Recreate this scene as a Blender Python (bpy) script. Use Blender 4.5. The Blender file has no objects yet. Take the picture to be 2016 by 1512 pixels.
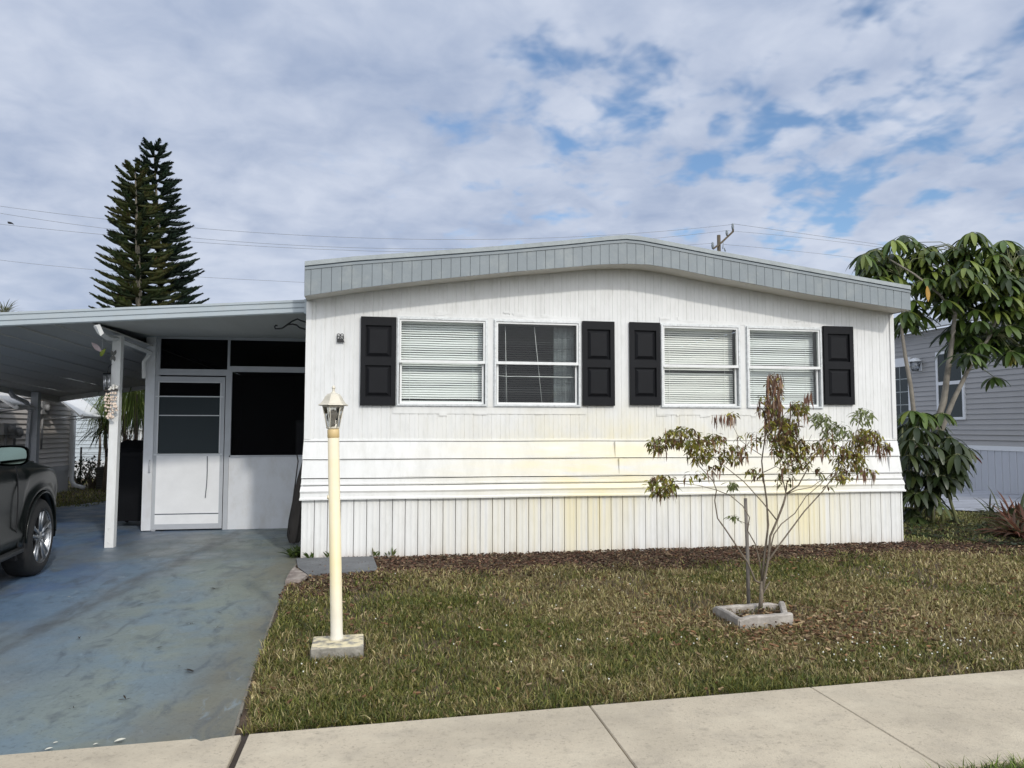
import bpy, math, random
import numpy as np
from mathutils import Vector, Matrix
random.seed(7); rng = np.random.default_rng(11)
R = math.radians
SC = bpy.context.scene
COL = SC.collection

# ------------------------------------------------------------------ camera
F, YAW, PITCH, ROLL = 1456.17, 0.173602, 0.0592216, 0.001395
CAM = np.array([0.81912, -8.23468, 1.38977])
_cy, _sy, _cp, _sp = math.cos(YAW), math.sin(YAW), math.cos(PITCH), math.sin(PITCH)
FW = np.array([_sy*_cp, _cy*_cp, _sp]); _r = np.array([_cy, -_sy, 0.0]); _u = np.cross(_r, FW)
RT = _r*math.cos(ROLL)+_u*math.sin(ROLL); UP = -_r*math.sin(ROLL)+_u*math.cos(ROLL)
cam_d = bpy.data.cameras.new('camera'); cam = bpy.data.objects.new('camera', cam_d); COL.objects.link(cam)
cam_d.sensor_width = 36; cam_d.lens = F/2016*36; cam_d.clip_start = 0.05; cam_d.clip_end = 3000
m = Matrix((RT, UP, -FW)).transposed().to_4x4(); m.translation = Vector(CAM)
cam.matrix_world = m; SC.camera = cam

def unp(px, py, ax, val):            # survey helper: photo measurement -> point on a known plane of the site
    d = FW*F+RT*(px-1008)-UP*(py-756)
    return CAM+(val-CAM[ax])/d[ax]*d
def GY(px, py, y): return unp(px, py, 1, y)
def GX(px, py, x): return unp(px, py, 0, x)
def GZ(px, py, z=0.0): return unp(px, py, 2, z)

# ------------------------------------------------------------------ light
SUN = Vector((0.38, -1.0, 0.70)).normalized()
EL = math.asin(SUN.z)
w = bpy.data.worlds.new('World'); SC.world = w; w.use_nodes = True
nt = w.node_tree; nt.nodes.clear()
def N(t, **k):
    n = nt.nodes.new(t)
    for a, b in k.items():
        if a.startswith('i_'): n.inputs[a[2:].replace('_', ' ')].default_value = b
        else: setattr(n, a, b)
    return n
def L(a, b): nt.links.new(a, b)
def M(op, a, b=None, c=None, clamp=False):
    n = nt.nodes.new('ShaderNodeMath'); n.operation = op; n.use_clamp = clamp
    for i, v in enumerate((a, b, c)):
        if v is None: continue
        if isinstance(v, (int, float)): n.inputs[i].default_value = v
        else: nt.links.new(v, n.inputs[i])
    return n.outputs[0]
out = N('ShaderNodeOutputWorld'); bg = N('ShaderNodeBackground'); L(bg.outputs[0], out.inputs[0])
sky = N('ShaderNodeTexSky'); sky.sky_type = 'NISHITA'; sky.sun_disc = False
sky.sun_elevation = EL; sky.sun_rotation = math.atan2(SUN.x, SUN.y); sky.altitude = 0
sky.air_density = 1.0; sky.dust_density = 0.6; sky.ozone_density = 1.2
tc = N('ShaderNodeTexCoord'); sep = N('ShaderNodeSeparateXYZ'); L(tc.outputs['Generated'], sep.inputs[0])
zz = M('ADD', M('MAXIMUM', sep.outputs[2], 0.0), 0.22)
u_ = M('DIVIDE', sep.outputs[0], zz); v_ = M('DIVIDE', sep.outputs[1], zz)
cmb = N('ShaderNodeCombineXYZ'); L(u_, cmb.inputs[0]); L(v_, cmb.inputs[1])
def noise(scale, detail, rough, off=0.0, dist=0.0, src=None, lac=2.0):
    n = N('ShaderNodeTexNoise'); n.noise_dimensions = '3D'
    mp = N('ShaderNodeMapping'); mp.inputs['Location'].default_value = (off, off*0.7, off*0.3)
    L(src or cmb.outputs[0], mp.inputs[0]); L(mp.outputs[0], n.inputs['Vector'])
    n.inputs['Scale'].default_value = scale; n.inputs['Detail'].default_value = detail
    n.inputs['Roughness'].default_value = rough; n.inputs['Distortion'].default_value = dist
    return n.outputs[0]
big = noise(0.7, 3, 0.5, 3.1); mid = noise(2.6, 3, 0.5, 7.7, 0.15); fine = noise(8.5, 3, 0.5, 1.3, 0.25); fib = noise(19.0, 3, 0.55, 4.3, 0.3)
side = N('ShaderNodeMapRange'); L(u_, side.inputs[0]); side.inputs[1].default_value = -.35; side.inputs[2].default_value = .55; side.interpolation_type = 'SMOOTHSTEP'
sd_f = M('ADD', M('MULTIPLY', side.outputs[0], .62), .16)      # smooth sheet to the west, broken cloud to the east
cov = M('ADD', M('MULTIPLY', big, 0.30), M('MULTIPLY', mid, 0.42))
cov = M('ADD', cov, M('MULTIPLY', M('SUBTRACT', fine, .5), sd_f)); cov = M('ADD', cov, M('MULTIPLY', M('SUBTRACT', fib, .5), .16)); cov = M('ADD', cov, .256)
# thinner cloud at chosen parts of the dome
def blob(px, py, rad, amp):
    d = FW*F+RT*(px-1008)-UP*(py-756); d = d/np.linalg.norm(d)
    uu, vv = d[0]/(d[2]+0.22), d[1]/(d[2]+0.22)
    q = M('ADD', M('POWER', M('SUBTRACT', u_, float(uu)), 2.0), M('POWER', M('SUBTRACT', v_, float(vv)), 2.0))
    return M('MULTIPLY', M('EXPONENT', M('DIVIDE', q, -rad*rad)), amp)
for b in [(1150, 265, .12, -.07), (1120, 60, .07, -.05), (1420, 335, .16, -.08), (1560, 330, .12, -.07), (1395, 115, .06, -.08),
          (880, 270, .25, -.07), (1480, 200, .12, -.06), (1270, 130, .08, -.05), (1950, 200, .10, -.06), (1780, 150, .08, -.05), (1000, 350, .3, -.04), (300, 150, .5, .07), (650, 60, .3, .07), (1650, 40, .2, .05), (100, 350, .8, .05)]:
    cov = M('ADD', cov, blob(*b))
hz = M('MULTIPLY', M('SUBTRACT', 1.0, M('MULTIPLY', sep.outputs[2], 4.0, None, True)), 0.12)
cov = M('ADD', cov, hz)
mr = N('ShaderNodeMapRange'); mr.interpolation_type = 'SMOOTHSTEP'; L(cov, mr.inputs[0]); mr.inputs[1].default_value = 0.40; mr.inputs[2].default_value = 0.61
dens = N('ShaderNodeMapRange'); L(M('ADD', M('MULTIPLY', noise(1.6, 4, 0.55, 12.0, 0.4), .55), M('MULTIPLY', noise(7.5, 4, 0.55, 1.9, 0.3), .45)), dens.inputs[0]); dens.inputs[1].default_value = .33; dens.inputs[2].default_value = .62
ccol = N('ShaderNodeMix', data_type='RGBA'); L(dens.outputs[0], ccol.inputs[0])
ccol.inputs[6].default_value = (0.37, 0.45, 0.62, 1); ccol.inputs[7].default_value = (0.62, 0.68, 0.81, 1)
hc = N('ShaderNodeMix', data_type='RGBA'); L(M('MULTIPLY', hz, 5.0, None, True), hc.inputs[0]); L(ccol.outputs[2], hc.inputs[6]); hc.inputs[7].default_value = (0.58, 0.665, 0.80, 1)
skm = N('ShaderNodeMix', data_type='RGBA', blend_type='MULTIPLY'); skm.inputs[0].default_value = 1.0; L(sky.outputs[0], skm.inputs[6]); skm.inputs[7].default_value = (0.125, 0.14, 0.152, 1)
mx = N('ShaderNodeMix', data_type='RGBA'); L(mr.outputs[0], mx.inputs[0]); L(skm.outputs[2], mx.inputs[6]); L(hc.outputs[2], mx.inputs[7])
# glow added to the unseen sky around the veiled sun, filling the shaded front
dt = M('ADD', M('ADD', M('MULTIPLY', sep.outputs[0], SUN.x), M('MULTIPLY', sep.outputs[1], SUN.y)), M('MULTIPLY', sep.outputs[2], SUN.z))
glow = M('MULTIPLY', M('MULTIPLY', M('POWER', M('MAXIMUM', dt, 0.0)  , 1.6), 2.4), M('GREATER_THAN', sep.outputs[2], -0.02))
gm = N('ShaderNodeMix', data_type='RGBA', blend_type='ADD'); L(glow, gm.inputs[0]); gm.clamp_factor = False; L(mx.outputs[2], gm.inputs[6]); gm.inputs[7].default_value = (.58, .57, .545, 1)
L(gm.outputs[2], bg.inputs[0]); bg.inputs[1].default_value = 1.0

sd = bpy.data.lights.new('sun', 'SUN'); sd.energy = 1.65; sd.angle = R(2.5); sd.color = (1.0, 0.95, 0.87)
so = bpy.data.objects.new('sun', sd); COL.objects.link(so); so.rotation_euler = (-SUN).to_track_quat('-Z', 'Y').to_euler()
so.location = (0, -20, 20)
SC.view_settings.view_transform = 'Standard'; SC.view_settings.look = 'None'; SC.view_settings.exposure = 0.0; SC.view_settings.gamma = 1.0
SC.render.film_transparent = False
try:
    SC.cycles.max_bounces = 6; SC.cycles.diffuse_bounces = 3; SC.cycles.glossy_bounces = 3; SC.cycles.transparent_max_bounces = 10; SC.cycles.transmission_bounces = 4
except Exception: pass

# ------------------------------------------------------------------ mesh helpers
def rn(a, b): return random.uniform(a, b)
class MB:
    def __init__(s): s.v = []; s.f = []; s.c = []; s.col = None; s.sm = []; s.cur = (1, 1, 1); s.smooth = False
    def add(s, vs, fs, smooth=None):
        o = len(s.v); s.v += [tuple(map(float, p)) for p in vs]; s.c += [s.cur]*len(vs)
        s.f += [tuple(i+o for i in f) for f in fs]; s.sm += [s.smooth if smooth is None else smooth]*len(fs)
    def box(s, x0, x1, y0, y1, z0, z1):
        v = [(x, y, z) for x in (x0, x1) for y in (y0, y1) for z in (z0, z1)]
        s.add(v, [(0, 1, 3, 2), (4, 6, 7, 5), (0, 4, 5, 1), (2, 3, 7, 6), (0, 2, 6, 4), (1, 5, 7, 3)])
    def hexa(s, a, b):   # two matching quads
        v = list(a)+list(b)
        s.add(v, [(3, 2, 1, 0), (4, 5, 6, 7), (0, 1, 5, 4), (1, 2, 6, 5), (2, 3, 7, 6), (3, 0, 4, 7)])
    def prism(s, poly, d):   # poly list of 3d pts, d offset vector
        n = len(poly); a = [tuple(p) for p in poly]; b = [tuple(np.array(p)+np.array(d)) for p in poly]
        s.add(a+b, [tuple(range(n))[::-1], tuple(range(n, 2*n))]+[(i, (i+1) % n, (i+1) % n+n, i+n) for i in range(n)])
    def tube(s, pts, rad, n=8, cap=True, smooth=True, flat=1.0):
        pts = [np.array(p, float) for p in pts]; k = len(pts)
        if not hasattr(rad, '__len__'): rad = [rad]*k
        vs = []; ref = None
        for i, p in enumerate(pts):
            t = pts[min(i+1, k-1)]-pts[max(i-1, 0)]; t = t/(np.linalg.norm(t)+1e-9)
            if ref is None: ref = np.array([0, 0, 1.]) if abs(t[2]) < .9 else np.array([1., 0, 0])
            a = np.cross(t, ref); a /= (np.linalg.norm(a)+1e-9); b = np.cross(t, a); ref = -b if False else ref-np.dot(ref, t)*t
            if np.linalg.norm(ref) < 1e-3: ref = np.array([0, 1., 0])
            for j in range(n):
                an = 2*math.pi*(j+.5)/n; vs.append(p+rad[i]*(math.cos(an)*a+flat*math.sin(an)*b))
        fs = [(i*n+j, i*n+(j+1) % n, (i+1)*n+(j+1) % n, (i+1)*n+j) for i in range(k-1) for j in range(n)]
        if cap: fs += [tuple(range(n))[::-1], tuple(range((k-1)*n, k*n))]
        s.add(vs, fs, smooth)
    def lathe(s, prof, c=(0, 0, 0), n=24, smooth=True, rot=0.0, axis=None, caps=True):
        vs = []
        A = axis
        for r, z in prof:
            for j in range(n):
                an = 2*math.pi*j/n+rot; p = Vector((r*math.cos(an), r*math.sin(an), z))
                if A is not None: p = A @ p
                vs.append((c[0]+p.x, c[1]+p.y, c[2]+p.z))
        k = len(prof)
        fs = [(i*n+j, i*n+(j+1) % n, (i+1)*n+(j+1) % n, (i+1)*n+j) for i in range(k-1) for j in range(n)]
        if caps and prof[0][0] > 1e-5: fs.append(tuple(range(n))[::-1])
        if caps and prof[-1][0] > 1e-5: fs.append(tuple(range((k-1)*n, k*n)))
        s.add(vs, fs, smooth)
    def leaf(s, p, d, nrm, ln, wd, droop=0.3, seg=4, fold=0.15, shape=1.0, pw=1.0):
        p = np.array(p, float); d = np.array(d, float); d /= np.linalg.norm(d)+1e-9
        sd_ = np.cross(d, nrm); sd_ /= np.linalg.norm(sd_)+1e-9; up = np.cross(sd_, d)
        vs = []
        q = p.copy(); dd = d.copy()
        for i in range(seg+1):
            t = i/seg; wv = wd*0.5*(math.sin(math.pi*(0.06+0.91*t**shape)))**pw
            vs += [q-sd_*wv+up*fold*wv, q, q+sd_*wv+up*fold*wv]
            dd = dd+np.array([0, 0, -droop/seg]); dd /= np.linalg.norm(dd); q = q+dd*ln/seg
        fs = []
        for i in range(seg):
            a = i*3; fs += [(a, a+1, a+4, a+3), (a+1, a+2, a+5, a+4)]
        s.add(vs, fs, True)
    def build(s, name, mat, parent=None, loc=None):
        me = bpy.data.meshes.new(name)
        o = bpy.data.objects.new(name, me); COL.objects.link(o)
        base = Vector((0, 0, 0))
        if parent is not None: base = Vector(parent['_w']); o.parent = parent
        elif loc is not None: base = Vector(loc); o.location = base
        o['_w'] = tuple(base)
        V = np.array(s.v, dtype=np.float32)-np.array(base, dtype=np.float32)
        me.from_pydata([tuple(p) for p in V.tolist()], [], s.f)
        me.polygons.foreach_set('use_smooth', s.sm)
        if s.col:
            at = me.color_attributes.new('Col', 'FLOAT_COLOR', 'POINT')
            at.data.foreach_set('color', np.array([c+(1,) for c in s.c], dtype=np.float32).ravel())
        me.update()
        if mat: me.materials.append(mat)
        return o
def tag(o, label=None, cat=None, group=None, kind=None):
    if label: o['label'] = label
    if cat: o['category'] = cat
    if group: o['group'] = group
    if kind: o['kind'] = kind
    return o
def thing(name, label, cat, loc, group=None):
    o = bpy.data.objects.new(name, None); COL.objects.link(o); o.location = loc; o['_w'] = tuple(map(float, loc)); o.empty_display_size = .1
    return tag(o, label, cat, group)

# ------------------------------------------------------------------ materials
MATS = {}
def mat(name, col=(.5, .5, .5), rough=.6, metal=0.0, var=0.0, vs=6.0, bump=0.0, bs=40.0, spec=0.5, stretch=(1, 1, 1), attr=False, coat=0.0, trans=None, dirt=None):
    m_ = bpy.data.materials.new(name); m_.use_nodes = True; t = m_.node_tree; p = t.nodes['Principled BSDF']
    p.inputs['Roughness'].default_value = rough; p.inputs['Metallic'].default_value = metal; p.inputs['Specular IOR Level'].default_value = spec
    p.inputs['Coat Weight'].default_value = coat; p.inputs['Coat Roughness'].default_value = 0.06
    tcn = t.nodes.new('ShaderNodeTexCoord'); mp = t.nodes.new('ShaderNodeMapping'); mp.inputs['Scale'].default_value = stretch
    t.links.new(tcn.outputs['Object'], mp.inputs[0])
    c_out = None
    if attr:
        a = t.nodes.new('ShaderNodeAttribute'); a.attribute_name = 'Col'; c_out = a.outputs['Color']
    else:
        rgb = t.nodes.new('ShaderNodeRGB'); rgb.outputs[0].default_value = (*col, 1); c_out = rgb.outputs[0]
    if var > 0:
        n = t.nodes.new('ShaderNodeTexNoise'); n.inputs['Scale'].default_value = vs; n.inputs['Detail'].default_value = 6; n.inputs['Roughness'].default_value = .65
        t.links.new(mp.outputs[0], n.inputs['Vector'])
        r = t.nodes.new('ShaderNodeMapRange'); r.inputs[1].default_value = .3; r.inputs[2].default_value = .7; r.inputs[3].default_value = 1-var; r.inputs[4].default_value = 1+var
        t.links.new(n.outputs[0], r.inputs[0])
        mxn = t.nodes.new('ShaderNodeMix'); mxn.data_type = 'RGBA'; mxn.blend_type = 'MULTIPLY'; mxn.inputs[0].default_value = 1
        t.links.new(c_out, mxn.inputs[6]); t.links.new(r.outputs[0], mxn.inputs[7]); c_out = mxn.outputs[2]
    if dirt:   # (colour, amount, scale, stretch)
        mp2 = t.nodes.new('ShaderNodeMapping'); mp2.inputs['Scale'].default_value = dirt[3]; t.links.new(tcn.outputs['Object'], mp2.inputs[0])
        n = t.nodes.new('ShaderNodeTexNoise'); n.inputs['Scale'].default_value = dirt[2]; n.inputs['Detail'].default_value = 8; n.inputs['Roughness'].default_value = .7
        t.links.new(mp2.outputs[0], n.inputs['Vector'])
        r = t.nodes.new('ShaderNodeMapRange'); r.inputs[1].default_value = .48; r.inputs[2].default_value = .75; r.inputs[3].default_value = 0; r.inputs[4].default_value = dirt[1]
        t.links.new(n.outputs[0], r.inputs[0])
        mxn = t.nodes.new('ShaderNodeMix'); mxn.data_type = 'RGBA'; t.links.new(r.outputs[0], mxn.inputs[0]); t.links.new(c_out, mxn.inputs[6]); mxn.inputs[7].default_value = (*dirt[0], 1); c_out = mxn.outputs[2]
    t.links.new(c_out, p.inputs['Base Color'])
    if bump > 0:
        n = t.nodes.new('ShaderNodeTexNoise'); n.inputs['Scale'].default_value = bs; n.inputs['Detail'].default_value = 5
        t.links.new(mp.outputs[0], n.inputs['Vector'])
        b = t.nodes.new('ShaderNodeBump'); b.inputs['Strength'].default_value = bump; b.inputs['Distance'].default_value = .01
        t.links.new(n.outputs[0], b.inputs['Height']); t.links.new(b.outputs[0], p.inputs['Normal'])
    if trans:
        tl = t.nodes.new('ShaderNodeBsdfTranslucent'); ms = t.nodes.new('ShaderNodeMixShader'); ms.inputs[0].default_value = trans
        t.links.new(c_out, tl.inputs[0]); o_ = t.nodes['Material Output']; t.links.new(p.outputs[0], ms.inputs[1]); t.links.new(tl.outputs[0], ms.inputs[2]); t.links.new(ms.outputs[0], o_.inputs[0])
    MATS[name] = m_; return m_

def glass_mat(name, tint=(.9, .95, .93), ior=1.5, rough=0.02, extra=0.0):
    m_ = bpy.data.materials.new(name); m_.use_nodes = True; t = m_.node_tree; t.nodes.clear()
    o_ = t.nodes.new('ShaderNodeOutputMaterial'); ms = t.nodes.new('ShaderNodeMixShader'); fr = t.nodes.new('ShaderNodeFresnel'); fr.inputs[0].default_value = ior
    tr = t.nodes.new('ShaderNodeBsdfTransparent'); tr.inputs[0].default_value = (*tint, 1); g = t.nodes.new('ShaderNodeBsdfGlossy'); g.inputs['Roughness'].default_value = rough
    ad = t.nodes.new('ShaderNodeMath'); ad.operation = 'ADD'; ad.use_clamp = True; ad.inputs[1].default_value = extra
    t.links.new(fr.outputs[0], ad.inputs[0]); t.links.new(ad.outputs[0], ms.inputs[0]); t.links.new(tr.outputs[0], ms.inputs[1]); t.links.new(g.outputs[0], ms.inputs[2]); t.links.new(ms.outputs[0], o_.inputs[0])
    return m_
def screen_mat(name, col, alpha):
    m_ = bpy.data.materials.new(name); m_.use_nodes = True; t = m_.node_tree; p = t.nodes['Principled BSDF']
    p.inputs['Base Color'].default_value = (*col, 1); p.inputs['Alpha'].default_value = alpha; p.inputs['Roughness'].default_value = .8; p.inputs['Specular IOR Level'].default_value = .08
    return m_

# white painted aluminium of the house, with the yellow stain that runs along its middle and right (a real stain)
def siding_mat(name, base, streak):
    m_ = mat(name, base, .42, 0, .05, 3.0, .12, 25, stretch=(1, 1, .25), dirt=((.42, .42, .38), .35, 9.0, (1, 1, .35)))
    t = m_.node_tree; p = t.nodes['Principled BSDF']; lk = p.inputs['Base Color'].links[0].from_socket
    tcn = t.nodes.new('ShaderNodeTexCoord'); sp = t.nodes.new('ShaderNodeSeparateXYZ'); t.links.new(tcn.outputs['Object'], sp.inputs[0])
    def mm(op, a, b=None, cl=False):
        n = t.nodes.new('ShaderNodeMath'); n.operation = op; n.use_clamp = cl
        for i, v in enumerate((a, b)):
            if v is None: continue
            if isinstance(v, (int, float)): n.inputs[i].default_value = v
            else: t.links.new(v, n.inputs[i])
        return n.outputs[0]
    tot = None
    for cx, cz, rx, rz, a in [(3.35, .90, 1.15, .45, .80), (2.4, .7, 1.5, .7, .30), (4.1, 1.35, 2.1, .42, .32), (5.6, .55, 1.0, .6, .75), (2.55, .2, .25, .5, .45), (3.25, .25, .28, .45, .9), (5.85, .3, .25, .5, .8), (5.3, .3, .3, .4, .5), (2.95, .35, .12, .6, .6), (1.9, .1, .4, .3, .3)]:
        q = mm('ADD', mm('POWER', mm('DIVIDE', mm('SUBTRACT', sp.outputs[0], cx), rx), 2.0), mm('POWER', mm('DIVIDE', mm('SUBTRACT', sp.outputs[2], cz), rz), 2.0))
        g = mm('MULTIPLY', mm('EXPONENT', mm('MULTIPLY', q, -1.0)), a)
        tot = g if tot is None else mm('ADD', tot, g)
    mp = t.nodes.new('ShaderNodeMapping'); mp.inputs['Scale'].default_value = streak; t.links.new(tcn.outputs['Object'], mp.inputs[0])
    n = t.nodes.new('ShaderNodeTexNoise'); n.inputs['Scale'].default_value = 3.0; n.inputs['Detail'].default_value = 5; n.inputs['Roughness'].default_value = .6; t.links.new(mp.outputs[0], n.inputs['Vector'])
    r = t.nodes.new('ShaderNodeMapRange'); r.inputs[1].default_value = .3; r.inputs[2].default_value = .68; t.links.new(n.outputs[0], r.inputs[0])
    fac = mm('MULTIPLY', tot, mm('ADD', mm('MULTIPLY', r.outputs[0], .85), .15), True)
    spl = mm('MULTIPLY', mm('EXPONENT', mm('MULTIPLY', sp.outputs[2], -16.0)), mm('MULTIPLY', r.outputs[0], .75), True)
    ms_ = t.nodes.new('ShaderNodeMix'); ms_.data_type = 'RGBA'; t.links.new(spl, ms_.inputs[0]); t.links.new(lk, ms_.inputs[6]); ms_.inputs[7].default_value = (.36, .26, .19, 1); lk = ms_.outputs[2]
    mxn = t.nodes.new('ShaderNodeMix'); mxn.data_type = 'RGBA'; t.links.new(fac, mxn.inputs[0]); t.links.new(lk, mxn.inputs[6]); mxn.inputs[7].default_value = (.77, .70, .47, 1)
    t.links.new(mxn.outputs[2], p.inputs['Base Color'])
    return m_
m_wall = siding_mat('white_wall_paint', (.71, .715, .705), (1.5, 1, .8))
m_skirt = siding_mat('white_skirting_paint', (.73, .735, .72), (5, 1, .12))
m_lap = siding_mat('white_lap_paint', (.72, .725, .715), (.5, 1, 2.5))
m_white = mat('white_paint', (.74, .75, .74), .4, var=.05, vs=5, dirt=((.45, .42, .36), .3, 7, (1, 1, .4)))
m_fascia = mat('blue_grey_paint', (.205, .235, .252), .5, var=.08, vs=3, bump=.1, dirt=((.36, .38, .36), .4, 5, (1, 1, 1)))
m_fline = mat('dark_groove', (.06, .08, .10), .7)
m_roof = mat('grey_roof_coating', (.30, .33, .335), .7, var=.12, vs=5, bump=.4, bs=20, dirt=((.2, .22, .23), .7, 6, (1, 1, 1)))
m_soffit = mat('soffit_paint', (.70, .68, .63), .6, var=.06, vs=4)
m_black = mat('black_shutter_vinyl', (.010, .0105, .0125), .5, var=.1, vs=8, bump=.05, bs=60, spec=.15)
m_alu = mat('window_aluminium', (.62, .64, .64), .45, .25, var=.12, vs=20, dirt=((.2, .2, .2), .5, 30, (1, 1, 1)))
m_blind = mat('blind_slats', (.92, .94, .92), .4)
m_blind_d = mat('blind_slats_shaded', (.22, .225, .23), .5)  # darker copy of the slats, the second window's shade put into the colour
m_blind_w = mat('blind_slats_warm', (.93, .92, .88), .4)
m_curt = mat('grey_curtain', (.30, .33, .34), .8, var=.15, vs=3, stretch=(12, 12, .5))
m_glass = glass_mat('window_glass', (.97, .985, .98), 1.30, .01, .0)
m_dark = mat('dark_interior', (.012, .012, .013), .9)
m_car_ceiling = mat('carport_ceiling_paint', (.54, .54, .51), .55, var=.08, vs=2, bump=.05, stretch=(1, .1, 1))
m_gutter = mat('carport_gutter_paint', (.37, .42, .45), .45, var=.06, vs=3, dirt=((.3, .3, .28), .4, 6, (1, 1, 1)))
m_porch = mat('porch_paint', (.66, .68, .71), .45, var=.04, vs=4, dirt=((.4, .36, .28), .35, 5, (1, 1, .5)))
m_porch_fr = mat('porch_frame_paint', (.44, .46, .49), .45, var=.05, vs=6)
m_screen = screen_mat('porch_screen', (.006, .006, .007), .55)
m_cloud = screen_mat('door_glass_panel', (.045, .055, .06), .95)

# ------------------------------------------------------------------ value noise for scattering
_lat = rng.random((256, 256))
def vn(x, y, s):
    x = np.asarray(x)*s+37.3; y = np.asarray(y)*s+81.7
    xi = np.floor(x).astype(int); yi = np.floor(y).astype(int); fx = x-xi; fy = y-yi
    fx = fx*fx*(3-2*fx); fy = fy*fy*(3-2*fy)
    a = _lat[xi % 256, yi % 256]; b = _lat[(xi+1) % 256, yi % 256]; c = _lat[xi % 256, (yi+1) % 256]; d = _lat[(xi+1) % 256, (yi+1) % 256]
    return (a*(1-fx)+b*fx)*(1-fy)+(c*(1-fx)+d*fx)*fy
def fb(x, y, s): return vn(x, y, s)*.5+vn(x, y, s*2.1)*.3+vn(x, y, s*4.7)*.2

# ================================================================== THE SETTING
def flat_poly(name, pts, z, m_, thick=None, **k):
    b = MB(); b.prism([(p[0], p[1], z) for p in pts], (0, 0, -(thick or .002))) if thick else b.add([(p[0], p[1], z) for p in pts], [tuple(range(len(pts)))])
    return b.build(name, m_)
m_soil = mat('soil', (.085, .058, .038), .95, var=.35, vs=9, bump=.8, bs=60, dirt=((.13, .11, .05), .8, 2.5, (1, 1, 1)))
g = flat_poly('ground', [(-400, -400), (400, -400), (400, 600), (-400, 600)], -0.03, mat('far_ground', (.10, .10, .05), .95, var=.3, vs=.8)); tag(g, kind='structure')
g = flat_poly('lawn_soil', [(-.6, -4.9), (16, -4.0), (16, 14), (-.6, 14)], -0.012, m_soil); tag(g, kind='structure')
g = flat_poly('back_yard_ground', [(-30, 5.0), (-.6, 5.0), (-.6, 40), (-30, 40)], -0.016, m_soil); tag(g, kind='structure')
g = flat_poly('verge_soil', [(-8, -7.0), (16, -6.6), (16, -5.0), (-8, -5.9)], -0.014, m_soil); tag(g, kind='structure')
g = flat_poly('road', [(-200, -14), (200, -14), (200, -6.9), (-200, -6.9)], -0.02, mat('asphalt', (.055, .055, .055), .9, var=.2, vs=30, bump=.4, bs=200)); tag(g, kind='structure')

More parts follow.
